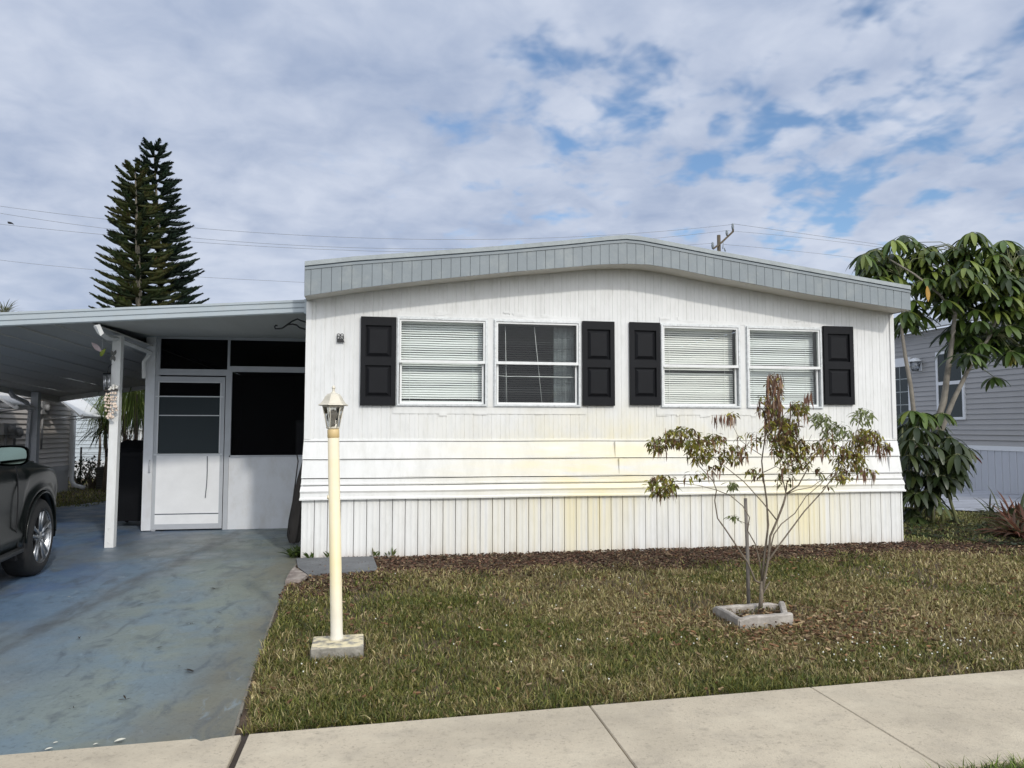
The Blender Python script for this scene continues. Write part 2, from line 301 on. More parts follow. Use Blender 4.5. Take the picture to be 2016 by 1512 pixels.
# painted driveway: blue paint worn to green-grey and brown toward the lawn
def drive_mat():
    m_ = bpy.data.materials.new('painted_driveway'); m_.use_nodes = True; t = m_.node_tree; p = t.nodes['Principled BSDF']
    tcn = t.nodes.new('ShaderNodeTexCoord'); sp = t.nodes.new('ShaderNodeSeparateXYZ'); t.links.new(tcn.outputs['Object'], sp.inputs[0])
    def nz(scale, det, st, dist=0.0, rg=.6, rot=0):
        mp = t.nodes.new('ShaderNodeMapping'); mp.inputs['Scale'].default_value = st; mp.inputs['Rotation'].default_value = (0, 0, rot); t.links.new(tcn.outputs['Object'], mp.inputs[0])
        n = t.nodes.new('ShaderNodeTexNoise'); n.inputs['Scale'].default_value = scale; n.inputs['Detail'].default_value = det; n.inputs['Roughness'].default_value = rg; n.inputs['Distortion'].default_value = dist
        t.links.new(mp.outputs[0], n.inputs['Vector']); return n.outputs[0]
    def mr_(s, a, b, c=0., d=1.):
        r = t.nodes.new('ShaderNodeMapRange'); r.inputs[1].default_value = a; r.inputs[2].default_value = b; r.inputs[3].default_value = c; r.inputs[4].default_value = d; r.interpolation_type = 'SMOOTHSTEP'
        t.links.new(s, r.inputs[0]); return r.outputs[0]
    def mm(op, a, b):
        n = t.nodes.new('ShaderNodeMath'); n.operation = op
        for i, v in enumerate((a, b)):
            if isinstance(v, (int, float)): n.inputs[i].default_value = v
            else: t.links.new(v, n.inputs[i])
        return n.outputs[0]
    def mixc(f, a, b):
        n = t.nodes.new('ShaderNodeMix'); n.data_type = 'RGBA'; t.links.new(f, n.inputs[0])
        for i, v in ((6, a), (7, b)):
            if isinstance(v, tuple): n.inputs[i].default_value = (*v, 1)
            else: t.links.new(v, n.inputs[i])
        return n.outputs[2]
    wob = mm('MULTIPLY', mm('SUBTRACT', nz(.6, 4, (1, 1, 1)), .5), 1.6)
    xx = mm('ADD', sp.outputs[0], wob)
    c = mixc(mr_(xx, -2.6, -.55), (.070, .125, .235), (.18, .21, .185))
    c = mixc(mm('MULTIPLY', mr_(nz(1.5, 6, (1, 1, 1), .4), .42, .62), .55), c, (.12, .185, .25))
    c = mixc(mm('MULTIPLY', mr_(xx, -.75, .1), mr_(nz(2.2, 6, (1, .35, 1)), .3, .6, .35, .85)), c, (.13, .115, .075))
    c = mixc(mr_(nz(5.0, 8, (1.3, .5, 1), 1.0, .65, .35), .50, .66, 0, .55), c, (.06, .075, .09))
    c = mixc(mr_(nz(.9, 5, (1, .6, 1), .5), .45, .6, 0, .45), c, (.16, .165, .14))
    c = mixc(mr_(nz(45.0, 5, (1, 1, 1)), .56, .66, 0, .35), c, (.05, .055, .06))
    c = mixc(mr_(nz(9.0, 8, (1.3, .5, 1), .8, .7, .3), .58, .72, 0, .55), c, (.22, .28, .32))
    c = mixc(mr_(nz(22.0, 4, (1, 1, 1)), .70, .76, 0, .5), c, (.04, .04, .04))
    # old tyre track
    dd = mm('ABSOLUTE', mm('SUBTRACT', mm('SUBTRACT', sp.outputs[0], mm('MULTIPLY', sp.outputs[1], .05)), -1.35), 0.0) if False else mm('ABSOLUTE', mm('SUBTRACT', mm('SUBTRACT', sp.outputs[0], mm('MULTIPLY', sp.outputs[1], .10)), -1.25), 0.0)
    c = mixc(mm('MULTIPLY', mr_(dd, .16, .04), mr_(nz(3.0, 6, (2, .5, 1)), .35, .6, .1, .75)), c, (.075, .085, .09))
    t.links.new(c, p.inputs['Base Color'])
    t.links.new(mr_(nz(2.5, 6, (1, 1, 1)), .3, .7, .36, .62), p.inputs['Roughness'])
    b = t.nodes.new('ShaderNodeBump'); b.inputs['Strength'].default_value = .35; b.inputs['Distance'].default_value = .02
    t.links.new(nz(7.0, 6, (1.2, .7, 1), 1.0, .6, .4), b.inputs['Height']); t.links.new(b.outputs[0], p.inputs['Normal'])
    return m_
EDGE = [(.175, -4.69), (.10, -3.6), (.03, -2.2), (-.01, -1.2), (-.03, -.08)]
dr = MB(); pts = [(-9.0, -4.99)]+[(x, y) for x, y in EDGE]+[(-.03, 2.6), (-2.3, 2.6), (-2.3, 7.5), (-4.1, 7.3), (-4.8, 5.9), (-5.6, 5.2), (-9.0, 4.5)]
dr.prism([(x, y, .0) for x, y in pts], (0, 0, -.02))
o = dr.build('driveway', drive_mat()); tag(o, kind='structure')
e = MB()
for (a, b_) in zip(EDGE[:-1], EDGE[1:]):
    n = 14
    for i in range(n):
        t0, t1 = i/n, (i+1)/n
        x0, y0 = a[0]+(b_[0]-a[0])*t0, a[1]+(b_[1]-a[1])*t0; x1, y1 = a[0]+(b_[0]-a[0])*t1, a[1]+(b_[1]-a[1])*t1
        w0 = .004+.008*random.random()
        e.add([(x0-.006, y0, .003), (x0+w0, y0, .002), (x0+w0+.004, y0, -.03), (x1-.006, y1, .003), (x1+w0, y1, .002), (x1+w0+.004, y1, -.03)], [(0, 1, 4, 3), (1, 2, 5, 4)])
o = e.build('driveway_edge', mat('raw_concrete_edge', (.17, .155, .125), .9, var=.3, vs=15, bump=.5)); tag(o, kind='structure')

# pavement slabs
m_conc = mat('pavement_concrete', (.485, .42, .315), .85, var=.10, vs=1.6, bump=.3, bs=120, dirt=((.33, .29, .23), .6, 4.5, (1, 1.5, 1)))
_t = m_conc.node_tree; _p = _t.nodes['Principled BSDF']; _lk = _p.inputs['Base Color'].links[0].from_socket
_tc = _t.nodes.new('ShaderNodeTexCoord')
for _sc, _lo, _hi, _amt, _c in [(60.0, .56, .68, .6, (.20, .17, .13)), (16.0, .56, .72, .6, (.27, .235, .18)), (2.3, .48, .66, .5, (.60, .53, .40)), (1.1, .48, .68, .55, (.33, .285, .215))]:
    _n = _t.nodes.new('ShaderNodeTexNoise'); _n.inputs['Scale'].default_value = _sc; _n.inputs['Detail'].default_value = 6; _n.inputs['Roughness'].default_value = .65; _t.links.new(_tc.outputs['Object'], _n.inputs['Vector'])
    _r = _t.nodes.new('ShaderNodeMapRange'); _r.inputs[1].default_value = _lo; _r.inputs[2].default_value = _hi; _r.inputs[4].default_value = _amt; _t.links.new(_n.outputs[0], _r.inputs[0])
    _m = _t.nodes.new('ShaderNodeMix'); _m.data_type = 'RGBA'; _t.links.new(_r.outputs[0], _m.inputs[0]); _t.links.new(_lk, _m.inputs[6]); _m.inputs[7].default_value = (*_c, 1); _lk = _m.outputs[2]
_t.links.new(_lk, _p.inputs['Base Color'])
sw = MB(); sy = lambda x: -4.70+.045*x
cuts = [-9, -6.2, -4.7, -3.2, -1.7, -.9, .232, 1.845, 3.07, 4.45, 5.9, 7.4, 8.9, 10.4, 12, 14, 18]
for i in range(len(cuts)-1):
    a, b_ = cuts[i], cuts[i+1]; ga = .016 if abs(a-.232) < .01 else .003; gb = .016 if abs(b_-.232) < .01 else .0022
    a += ga; b_ -= gb; W_ = .955
    top = [(a, sy(a), .022), (b_, sy(b_), .022), (b_, sy(b_)-W_, .022), (a, sy(a)-W_, .022)]
    if abs(cuts[i+1]-.232) < .01: top = [(a, sy(a), .022), (.03, sy(.03)+.0, .022), (.06, sy(0)-.03, .022), (.10, sy(.1)-.012, .022), (b_, sy(b_), .022), (b_+.0, sy(b_)-W_, .022), (a, sy(a)-W_, .022)]
    ce = .004; cx = sum(p[0] for p in top)/len(top); cyy = sum(p[1] for p in top)/len(top)
    ins = [(p[0]+(ce if p[0] < cx else -ce), p[1]+(ce if p[1] < cyy else -ce), .022) for p in top]
    low = [(p[0], p[1], .016) for p in top]; bot = [(p[0], p[1], -.06) for p in top]; n = len(top)
    sw.add(ins+low+bot, [tuple(range(n))]+[(k, (k+1) % n, (k+1) % n+n, k+n) for k in range(n)]+[(k+n, (k+1) % n+n, (k+1) % n+2*n, k+2*n) for k in range(n)])
o = sw.build('sidewalk', m_conc); tag(o, kind='structure')
o = flat_poly('sidewalk_bedding', [(-9, -5.0), (18, -3.85), (18, -4.9), (-9, -6.1)], -.004, mat('dark_bedding', (.045, .035, .028), .95)); tag(o, kind='structure')
o = flat_poly('neighbour_patio', [(9.9, 3.5), (10.6, 2.7), (11.6, 1.9), (15, -.3), (18, -.3), (18, 14), (9.4, 14), (9.4, 4.6)], .012, mat('grey_patio_paint', (.40, .42, .47), .6, var=.2, vs=2, dirt=((.10, .10, .11), 1.0, 1.3, (.35, 1.8, 1)))); tag(o, kind='structure')

# ---------------- lawn blades (uncountable)
def mulch_edge(x):   # front limit of the mulch strip along the house
    return -0.55-.35*vn(x, 3.3, .9)-.25*vn(x, 9.1, 2.7)
def grassmesh(name, X, Y, H, Wd, C, z0=0.0):
    n = len(X); a = rng.random(n)*2*np.pi; lean = rng.uniform(.45, 1.75, n)
    dx, dy = np.cos(a), np.sin(a)
    tw = a+np.pi/2+rng.normal(0, .5, n); sx, sy_ = np.cos(tw), np.sin(tw)
    P = np.zeros((n, 5, 3), np.float32)
    h1 = H*.55; r1 = h1*np.sin(lean*.45); z1 = h1*np.cos(lean*.45); h2 = H*.5; r2 = r1+h2*np.sin(lean); z2 = z1+h2*np.cos(lean)*.8
    base = np.stack([X, Y, np.full(n, z0-.01)], 1)
    P[:, 0] = base+np.stack([-sx*Wd*.4, -sy_*Wd*.4, 0*X], 1); P[:, 1] = base+np.stack([sx*Wd*.4, sy_*Wd*.4, 0*X], 1)
    P[:, 2] = base+np.stack([dx*r1-sx*Wd*.5, dy*r1-sy_*Wd*.5, z1], 1); P[:, 3] = base+np.stack([dx*r1+sx*Wd*.5, dy*r1+sy_*Wd*.5, z1], 1)
    P[:, 4] = base+np.stack([dx*r2, dy*r2, z2], 1)
    me = bpy.data.meshes.new(name); me.vertices.add(n*5); me.vertices.foreach_set('co', P.reshape(-1))
    o5 = (np.arange(n)*5)[:, None]
    tri = np.concatenate([o5+np.array([[0, 1, 3]]), o5+np.array([[0, 3, 2]]), o5+np.array([[2, 3, 4]])], 1).reshape(-1)
    me.loops.add(n*9); me.loops.foreach_set('vertex_index', tri.astype(np.int32)); me.polygons.add(n*3)
    me.polygons.foreach_set('loop_start', (np.arange(n*3)*3).astype(np.int32)); me.polygons.foreach_set('loop_total', np.full(n*3, 3, np.int32))
    me.polygons.foreach_set('use_smooth', np.ones(n*3, bool)); me.update(calc_edges=True)
    at = me.color_attributes.new('Col', 'FLOAT_COLOR', 'POINT'); cc = np.ones((n, 5, 4), np.float32); cc[:, :, :3] = C[:, None, :]; at.data.foreach_set('color', cc.reshape(-1))
    o_ = bpy.data.objects.new(name, me); COL.objects.link(o_); return o_
m_grass = mat('grass_blades', attr=True, rough=.55, trans=.25, spec=.3)
def gcolor(X, Y):
    n = len(X); d = fb(X, Y, .55)*.6+fb(X+9, Y-4, 2.2)*.4; r_ = rng.random(n)
    dry = np.clip((d-.44)*4.2+.30, .04, .92)
    near_pl = np.exp(-((X-3.7)**2/.9+(Y+3.2)**2/.35)); dry = np.clip(dry+.55*near_pl, 0, .97)
    dry = np.clip(dry+.25*np.exp(-((X-.6)**2/.5+(Y+3.9)**2/.4)), 0, .97)
    dry = np.clip(dry-.45*np.exp(-((X-3.9)**2/1.2+(Y+4.2)**2/.08)), 0, 1)
    C = np.zeros((n, 3)); g_ = r_ > dry
    gg = np.array([[.105, .125, .024], [.16, .165, .036], [.070, .092, .020], [.23, .21, .06]])[rng.integers(0, 4, n)]
    bb = np.array([[.34, .275, .125], [.25, .19, .08], [.47, .40, .21], [.17, .12, .05], [.30, .28, .10]])[rng.integers(0, 5, n)]
    C = np.where(g_[:, None], gg, bb)*rng.uniform(.5, 1.25, (n, 1))*np.where(rng.random((n, 1)) < .05, 1.5, 1.0); return C
# candidate points with density falling off with distance
def scatter(x0, x1, y0, y1, dens0, dmin=4.0):
    A = (x1-x0)*(y1-y0); n = int(A*dens0); X = rng.uniform(x0, x1, n); Y = rng.uniform(y0, y1, n)
    d = np.hypot(X-CAM[0], Y-CAM[1]); k = rng.random(n) < np.clip((dmin/d)**1.7, .02, 1); return X[k], Y[k], d[k]
parts = []
X, Y, d = scatter(-.1, 9.5, -4.75, -.3, 22000)
ex = np.interp(Y, [p[1] for p in EDGE], [p[0] for p in EDGE])+.015
lim = mulch_edge(X)+.25*(rng.random(len(X))-.5)
k = (X > ex-.02+.05*vn(Y, X*0+2, 5.0)+rng.random(len(X))*.02) & (Y > -4.70+.045*X+.012+.05*vn(X, Y*0+5, 6.0)*vn(X, Y*0+1, 1.3)*2) & (Y < lim)
k &= ~((np.abs(X-.565) < .17) & (np.abs(Y+3.39) < .17)); k &= ~((X > 3.27) & (X < 3.86) & (Y > -3.36) & (Y < -2.98))
thin = fb(X+3, Y+5, 1.6); k &= rng.random(len(X)) < np.clip((thin-.25)*3.0, .25, 1)
k &= rng.random(len(X)) > .95*np.exp(-((X-.2)**2/.5+(Y+1.1)**2/.35))
k &= rng.random(len(X)) > np.clip((Y-lim+.35)/.5, 0, .8)
k &= rng.random(len(X)) > .6*np.exp(-((X-3.6)**2/.5+(Y+3.35)**2/.12))
X, Y, d = X[k], Y[k], d[k]
H = rng.uniform(.02, .070, len(X))*(.65+.8*fb(X, Y, 2.3)); Wd = rng.uniform(.003, .0066, len(X))*np.clip(d/4.5, 1, 2.2)
parts.append((X, Y, H, Wd, gcolor(X, Y)))
X, Y, d = scatter(7.1, 14, -4.3, 3.4, 14000)
k = (Y > -4.70+.045*X-.015) & ~((X < 9.5) & (Y < -.3)) & ((X < 10.0) | (Y < 3.0-(X-10)*.95)) & (X > 7.25)
k &= rng.random(len(X)) > .5*np.exp(-((X-7.6)**2/.5+(Y)**2/.8))
X, Y, d = X[k], Y[k], d[k]
parts.append((X, Y, rng.uniform(.03, .075, len(X)), rng.uniform(.004, .007, len(X))*np.clip(d/7, 1, 2), gcolor(X, Y)*np.array([.9, 1.05, .9])))
X, Y, d = scatter(-9, 0, 5.2, 13, 6000)
k = ~((X > -4.2) & (Y < 7.4)) & ((Y > 5.9) | (X < -4.9))
X, Y, d = X[k], Y[k], d[k]
parts.append((X, Y, rng.uniform(.03, .07, len(X)), rng.uniform(.006, .012, len(X)), gcolor(X, Y)*np.array([1.0, 1.15, .8])))
X, Y, d = scatter(2.2, 8, -6.4, -5.2, 9000)
k = (Y < -5.665+.045*X) & (X > 2.6)
X, Y = X[k], Y[k]
parts.append((X, Y, rng.uniform(.04, .10, len(X)), rng.uniform(.003, .005, len(X)), gcolor(X, Y)*np.array([.8, 1.1, .8])))
o = grassmesh('grass', *[np.concatenate([p[i] for p in parts]) for i in range(5)]); o.data.materials.append(m_grass); tag(o, 'short patchy green and straw coloured lawn', 'grass', kind='stuff')

# ---------------- mulch chips and fallen litter
def chips(name, X, Y, size, cols, label, cat, zt=.012):
    b = MB(); b.col = True
    for x, y in zip(X, Y):
        ln = size*rn(.5, 1.5); wd = ln*rn(.12, .4); a = rn(0, math.pi*2); ti = rn(-.35, .35); z = rn(-.002, zt)
        dx, dy = math.cos(a)*ln/2, math.sin(a)*ln/2; ex_, ey = -math.sin(a)*wd/2, math.cos(a)*wd/2; dz = math.sin(ti)*ln/2
        c = random.choice(cols); s_ = rn(.7, 1.25); b.cur = tuple(k*s_ for k in c)
        b.add([(x-dx-ex_, y-dy-ey, z-dz+.004), (x+dx-ex_, y+dy-ey, z+dz+.004), (x+dx*.9+ex_, y+dy*.9+ey, z+dz+.009), (x-dx*.8+ex_, y-dy*.8+ey, z-dz+.009), (x, y, z-.006)], [(0, 1, 2, 3), (0, 1, 4), (2, 3, 4)])
    return tag(b.build(name, MATS.get('chip') or mat('chip', attr=True, rough=.9, spec=.2)), label, cat, kind='stuff')
X = rng.uniform(-.0, 8.4, 26000); Y = rng.uniform(-1.9, -.03, 26000); k = (Y > mulch_edge(X)-.22*rng.random(len(X))-.22-.75*np.exp(-((X-.2)**2/.6))) & (rng.random(len(X)) < 1.0)
chips('mulch', X[k], Y[k], .030, [(.095, .050, .034), (.065, .036, .025), (.14, .078, .052), (.05, .030, .022), (.20, .14, .09), (.11, .085, .05), (.08, .055, .038)], 'reddish brown wood mulch strewn along the foot of the white house', 'mulch')
X = rng.normal(3.62, .55, 1500); Y = rng.normal(-3.42, .28, 1500); X2 = rng.uniform(.15, 9, 2000); Y2 = rng.uniform(-4.5, -.6, 2000)
chips('fallen_leaves', np.concatenate([X, X2]), np.concatenate([Y, Y2]), .030, [(.22, .12, .06), (.15, .08, .045), (.34, .25, .15), (.22, .16, .09), (.11, .07, .04), (.26, .19, .10)], 'dry leaf litter scattered over the lawn', 'leaf litter', .04)
X = np.concatenate([rng.normal(4.3, .45, 60), rng.normal(1.6, 1.0, 20), rng.uniform(.3, 6, 40)]); Y = np.concatenate([rng.normal(-4.0, .2, 60), rng.normal(-3.6, .4, 20), rng.uniform(-4.4, -1, 40)])
b = MB()
for x, y in zip(X, Y):
    if y < -4.55: continue
    b.lathe([(0, -.006), (.0045, -.003), (.005, .002), (.0, .004)], (x, y, rn(.03, .05)), 6)
tag(b.build('clover_flowers', mat('clover_white', (.7, .7, .62), .8)), 'tiny white clover flowers dotted over the lawn', 'flowers', kind='stuff')
# bits of debris on the drive
b = MB(); b.col = True
for px, py, s_ in [(423, 1160, .03), (380, 1323, .035), (281, 1190, .02), (157, 1259, .018), (245, 1378, .02), (147, 1372, .012), (350, 1312, .012), (368, 1228, .014), (379, 1229, .012), (426, 1237, .015), (310, 1276, .018), (434, 1207, .018), (144, 1395, .008)]:
    p = GZ(px, py, .006); b.cur = (.03, .025, .02)
    for q in range(3):
        b.leaf(p+np.array([rn(-.01, .01), rn(-.01, .01), .003]), (rn(-1, 1), rn(-.4, .4), .1), (0, 0, 1), s_*1.6, s_*.5, .1, 3)
for px, py, s_ in [(225, 1460, .045), (88, 1476, .03), (104, 1463, .02), (183, 1466, .02), (133, 1175, .02), (276, 1103, .02), (293, 1094, .02), (533, 1099, .015), (140, 1177, .012)]:
    p = GZ(px, py, .008); b.cur = (.62, .60, .50); b.leaf(p, (1, .4, .25), (0, 0, 1), s_, s_*.6, .2, 3)
tag(b.build('driveway_litter', MATS['chip']), 'twigs and pale leaf scraps lying on the painted driveway', 'litter', kind='stuff')

# ================================================================== MOBILE HOME
W_H = 7.1; YF = -.33
home = thing('mobile_home', 'white mobile home with black shutters, ribbed walls and a shallow blue-grey gable', 'house', (0, 0, 0))
fb_px = [(604, 583), (700, 568), (830, 553), (1000, 536), (1110, 527), (1180, 521), (1232, 519.5), (1275, 521), (1330, 529.5), (1400, 544), (1600, 581), (1791, 611)]
ft_px = [(602, 513), (700, 503), (830, 494), (1000, 481.5), (1120, 471), (1195, 463.5), (1232, 461), (1262, 464), (1310, 473), (1400, 490.5), (1600, 527), (1788, 561)]
jb = [GY(x, y, YF) for x, y in fb_px]; tb = [GY(x, y, YF) for x, y in ft_px]
FBx = np.array([p[0] for p in jb]); FBz = np.array([p[2] for p in jb]); FTx = np.array([p[0] for p in tb]); FTz = np.array([p[2] for p in tb])
FBx[0] = FTx[0] = .005; FBx[-1] = FTx[-1] = 7.09
fz = lambda x: float(np.interp(x, FBx, FBz)); tz = lambda x: float(np.interp(x, FTx, FTz))
WIN = [(.976, 1.974), (2.058, 3.057), (4.038, 5.03), (5.12, 6.101)]; WZ0, WZ1 = 1.633, 2.611
# ribbed front wall, with real window openings
prof = []     # (x, y)
x = 0.0
while x < W_H-.001:
    prof += [(x, .0), (x+.052, .0), (x+.062, -.0022), (x+.090, -.0022), (x+.0925, .004), (x+.0985, .004)]; x += .1016
prof = [p for p in prof if p[0] < W_H]+[(W_H, 0)]
for a, b_ in WIN:
    for xe in (a, b_): prof = [p for p in prof if abs(p[0]-xe) > .004]+[(xe, .0)]
prof.sort()
wl = MB()
for (xa, ya), (xb, yb) in zip(prof[:-1], prof[1:]):
    if xb-xa < 1e-5: continue
    xm = (xa+xb)/2; tops = (fz(xa)+.02, fz(xb)+.02); inw = any(a < xm < b_ for a, b_ in WIN)
    zs = [(1.235, 1.235, WZ0, WZ0), (WZ1, WZ1, tops[0], tops[1])] if inw else [(1.235, 1.235, tops[0], tops[1])]
    for z0a, z0b, z1a, z1b in zs: wl.add([(xa, ya, z0a), (xb, yb, z0b), (xb, yb, z1b), (xa, ya, z1a)], [(0, 1, 2, 3)])
wl.build('front_wall', m_wall, home)
# smooth filler bands round the windows
fl = MB()
for a, b_, za, zb in [(.93, 3.13, 1.545, WZ0-.012), (3.98, 6.16, 1.545, WZ0-.012), (.97, 3.08, WZ1+.012, 2.665), (4.03, 6.12, WZ1+.012, 2.665), (1.987, 2.045, WZ0-.01, WZ1+.01), (5.042, 5.107, WZ0-.01, WZ1+.01)]:
    fl.box(a, b_, -.0065, .004, za, zb)
for i in range(26):
    x = rn(.95, 6.1); z = rn(1.53, 1.56) if i % 2 else rn(2.65, 2.70)
    if 3.2 < x < 3.95: continue
    fl.box(x, x+rn(.03, .16), -.0068-.00013*i, .002, z-rn(.004, .02), z+rn(.002, .02))
fl.build('wall_patch', m_wall, home)
# lapped lower siding
lp = MB()
sec = [(.004, 1.262), (-.008, 1.262), (-.010, 1.244), (-.004, 1.243), (-.004, 1.236), (-.012, 1.232), (-.042, 1.058), (-.044, 1.052), (-.024, 1.050), (-.022, 1.044), (-.034, 1.040), (-.064, .857), (-.066, .851), (-.040, .848), (-.038, .842), (-.058, .838),
       (-.062, .800), (-.074, .790), (-.074, .776), (-.060, .773), (-.060, .766), (-.076, .762), (-.100, .712), (-.090, .690), (-.092, .652), (-.112, .636), (-.112, .622), (-.05, .619)]
secm = np.array(sec); NX = 60
ends = (0-.004, W_H+.004)
xs = np.linspace(ends[0], ends[1], NX)
for k in range(NX-1):
    for (y0, z0), (y1, z1) in zip(sec[:-1], sec[1:]):
        fx = lambda x: (x if ends[0]+.01 < x < ends[1]-.01 else x)
        o0 = .0018*math.sin(xs[k]*3.1+z0*9); o1 = .0018*math.sin(xs[k+1]*3.1+z0*9)
        def ex_(x, y): return x+((y)*.25 if x < .1 else (-(y)*.25 if x > 7 else 0))
        lp.add([(ex_(xs[k], y0), y0, z0+o0), (ex_(xs[k+1], y0), y0, z0+o1), (ex_(xs[k+1], y1), y1, z1+o1), (ex_(xs[k], y1), y1, z1+o0)], [(0, 1, 2, 3)])
for xe in ends: lp.add([(xe+((y)*.25 if xe < 1 else -(y)*.25), y, z) for y, z in sec]+[(xe, .02, .62), (xe, .02, 1.262)], [tuple(range(len(sec)+2))])
for xj, za, zb in [(3.46, 1.06, 1.232), (3.5, .862, 1.04), (6.93, 1.06, 1.232), (6.95, .862, 1.04), (.32, .862, 1.04)]:
    lp.box(xj, xj+.003, -.066+.0 if zb < 1.1 else -.046, -.01, za, zb)
lp.build('lap_siding', m_lap, home)
lj = MB()
for z, y in [(1.238, -.0042), (1.0465, -.0245), (.8445, -.0405), (.7695, -.0605), (.6165, -.066)]: lj.box(0, W_H, y-.0005, y+.01, z-.003, z+.0035)
lj.build('siding_seam', mat('seam_shadow_gap', (.10, .10, .10), .8), home)
# skirting
sk = MB(); x = -.012; pr = []
while x < W_H+.01:
    pr += [(x, -.040), (x+.002, -.070), (x+.022, -.071), (x+.040, -.0685), (x+.056, -.0685), (x+.066, -.0715), (x+.078, -.0715), (x+.088, -.0685), (x+.104, -.0685), (x+.118, -.071), (x+.1295, -.071), (x+.131, -.040)]; x += .1365
pr = [p for p in pr if p[0] < W_H+.01]+[(W_H+.01, -.066)]
for (xa, ya), (xb, yb) in zip(pr[:-1], pr[1:]):
    q = lambda x, z: .012*math.sin(z*4)*0+0
    sk.add([(xa, ya, -.01), (xb, yb, -.01), (xb, yb, .622), (xa, ya, .622)], [(0, 1, 2, 3)])
sk.add([(-.012, -.05, -.01), (-.012, .02, -.01), (-.012, .02, .622), (-.012, -.05, .622)], [(0, 1, 2, 3)])
sk.build('skirting', m_skirt, home)
for x0, x1 in ((.0, .055), (W_H-.05, W_H)):
    c_ = MB(); c_.box(x0-(.004 if x0 < 1 else 0), x1+(.004 if x0 > 1 else 0), -.014, .05, 1.262, fz(x0)-.004); c_.build('corner_trim', m_wall, home)
# other walls
sw_ = MB()
for x0 in (.006, W_H-.006):
    z = 0.0
    sw_.add([(x0, .02, -.02), (x0, 14, -.02), (x0, 14, fz(x0)+.03), (x0, .02, fz(x0)+.03)], [(0, 1, 2, 3)])
sw_.add([(0.006, 14, -.02), (W_H, 14, -.02), (W_H, 14, fz(7)), (3.5, 14, fz(3.5)), (0.006, 14, fz(0))], [(0, 1, 2, 3, 4)])
sw_.build('side_walls', m_white, home)
# floor and partition keep the rooms dark
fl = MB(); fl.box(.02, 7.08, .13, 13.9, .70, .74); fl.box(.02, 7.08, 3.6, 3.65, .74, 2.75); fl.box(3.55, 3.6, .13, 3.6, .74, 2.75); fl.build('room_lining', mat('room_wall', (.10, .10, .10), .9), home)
# fascia boards
fa = MB(); gr = MB(); xs = []
x = .07
bx = [.005]
while x < 7.05: bx.append(x); x += .1045
bx.append(7.09)
for a, b_ in zip(bx[:-1], bx[1:]):
    g_ = .0022; xa, xb = a+g_, b_-g_
    cutx = [xa]+[float(q) for q in FBx if xa < q < xb]+[xb]
    for c0, c1 in zip(cutx[:-1], cutx[1:]):
        T0, T1 = tz(c0)-.100, tz(c1)-.100
        fa.hexa([(c0, YF-.012, fz(c0)), (c1, YF-.012, fz(c1)), (c1, YF-.012, T1), (c0, YF-.012, T0)], [(c0, YF, fz(c0)), (c1, YF, fz(c1)), (c1, YF, T1), (c0, YF, T0)])
fa.build('fascia', m_fascia, home)
for i in range(len(FTx)-1):
    pass
xs_ = sorted(set([.005, 7.09]+[float(q) for q in FBx[1:-1]]+[float(q) for q in FTx[1:-1]]))
bk = MB(); tr = MB(); rf = MB(); sf = MB(); dp = MB()
for c0, c1 in zip(xs_[:-1], xs_[1:]):
    def sl(mb, ya, yb, f0, f1):
        mb.hexa([(c0, ya, f0(c0)), (c1, ya, f0(c1)), (c1, ya, f1(c1)), (c0, ya, f1(c0))], [(c0, yb, f0(c0)), (c1, yb, f0(c1)), (c1, yb, f1(c1)), (c0, yb, f1(c0))])
    sl(bk, YF-.004, YF+.014, lambda x: fz(x)+.004, lambda x: tz(x)-.095)
    sl(tr, YF-.020, YF+.01, lambda x: tz(x)-.100, lambda x: tz(x)-.074)
    sl(dp, YF-.015, YF+.01, lambda x: tz(x)-.074, lambda x: tz(x)-.060)
    # roof edge, leaning back, then roof surface
    rf.add([(c0, YF-.026, tz(c0)-.060), (c1, YF-.026, tz(c1)-.060), (c1, YF-.02, tz(c1)-.012), (c0, YF-.02, tz(c0)-.012), (c1, YF+.03, tz(c1)), (c0, YF+.03, tz(c0)), (c1, 14.3, tz(c1)), (c0, 14.3, tz(c0)), (c0, YF+.02, tz(c0)-.060), (c1, YF+.02, tz(c1)-.060)],
           [(0, 1, 2, 3), (3, 2, 4, 5), (5, 4, 6, 7), (0, 8, 9, 1)])
    sf.add([(c0, YF, fz(c0)+.001), (c1, YF, fz(c1)+.001), (min(c1, W_H), .0, fz(c1)+.012), (c0, .0, fz(c0)+.012)], [(0, 1, 2, 3)])
for xe in (.005, 7.09):
    rf.add([(xe, YF-.02, tz(xe)-.012), (xe, 14.3, tz(xe)), (xe, 14.3, fz(xe)), (xe, YF, fz(xe))], [(0, 1, 2, 3)])
bk.build('fascia_backing', m_fline, home); tr.build('fascia_trim', m_fascia, home); dp.build('drip_gap', m_fline, home); rf.build('roof', m_roof, home); sf.build('soffit', m_soffit, home)
vn_ = MB(); p = GY(1226, 462, .3); vn_.lathe([(.07, -.1), (.07, .03), (.09, .035), (.085, .06), (.0, .075)], (p[0], .6, tz(3.5)+.02), 12); vn_.build('roof_vent', m_white, home)

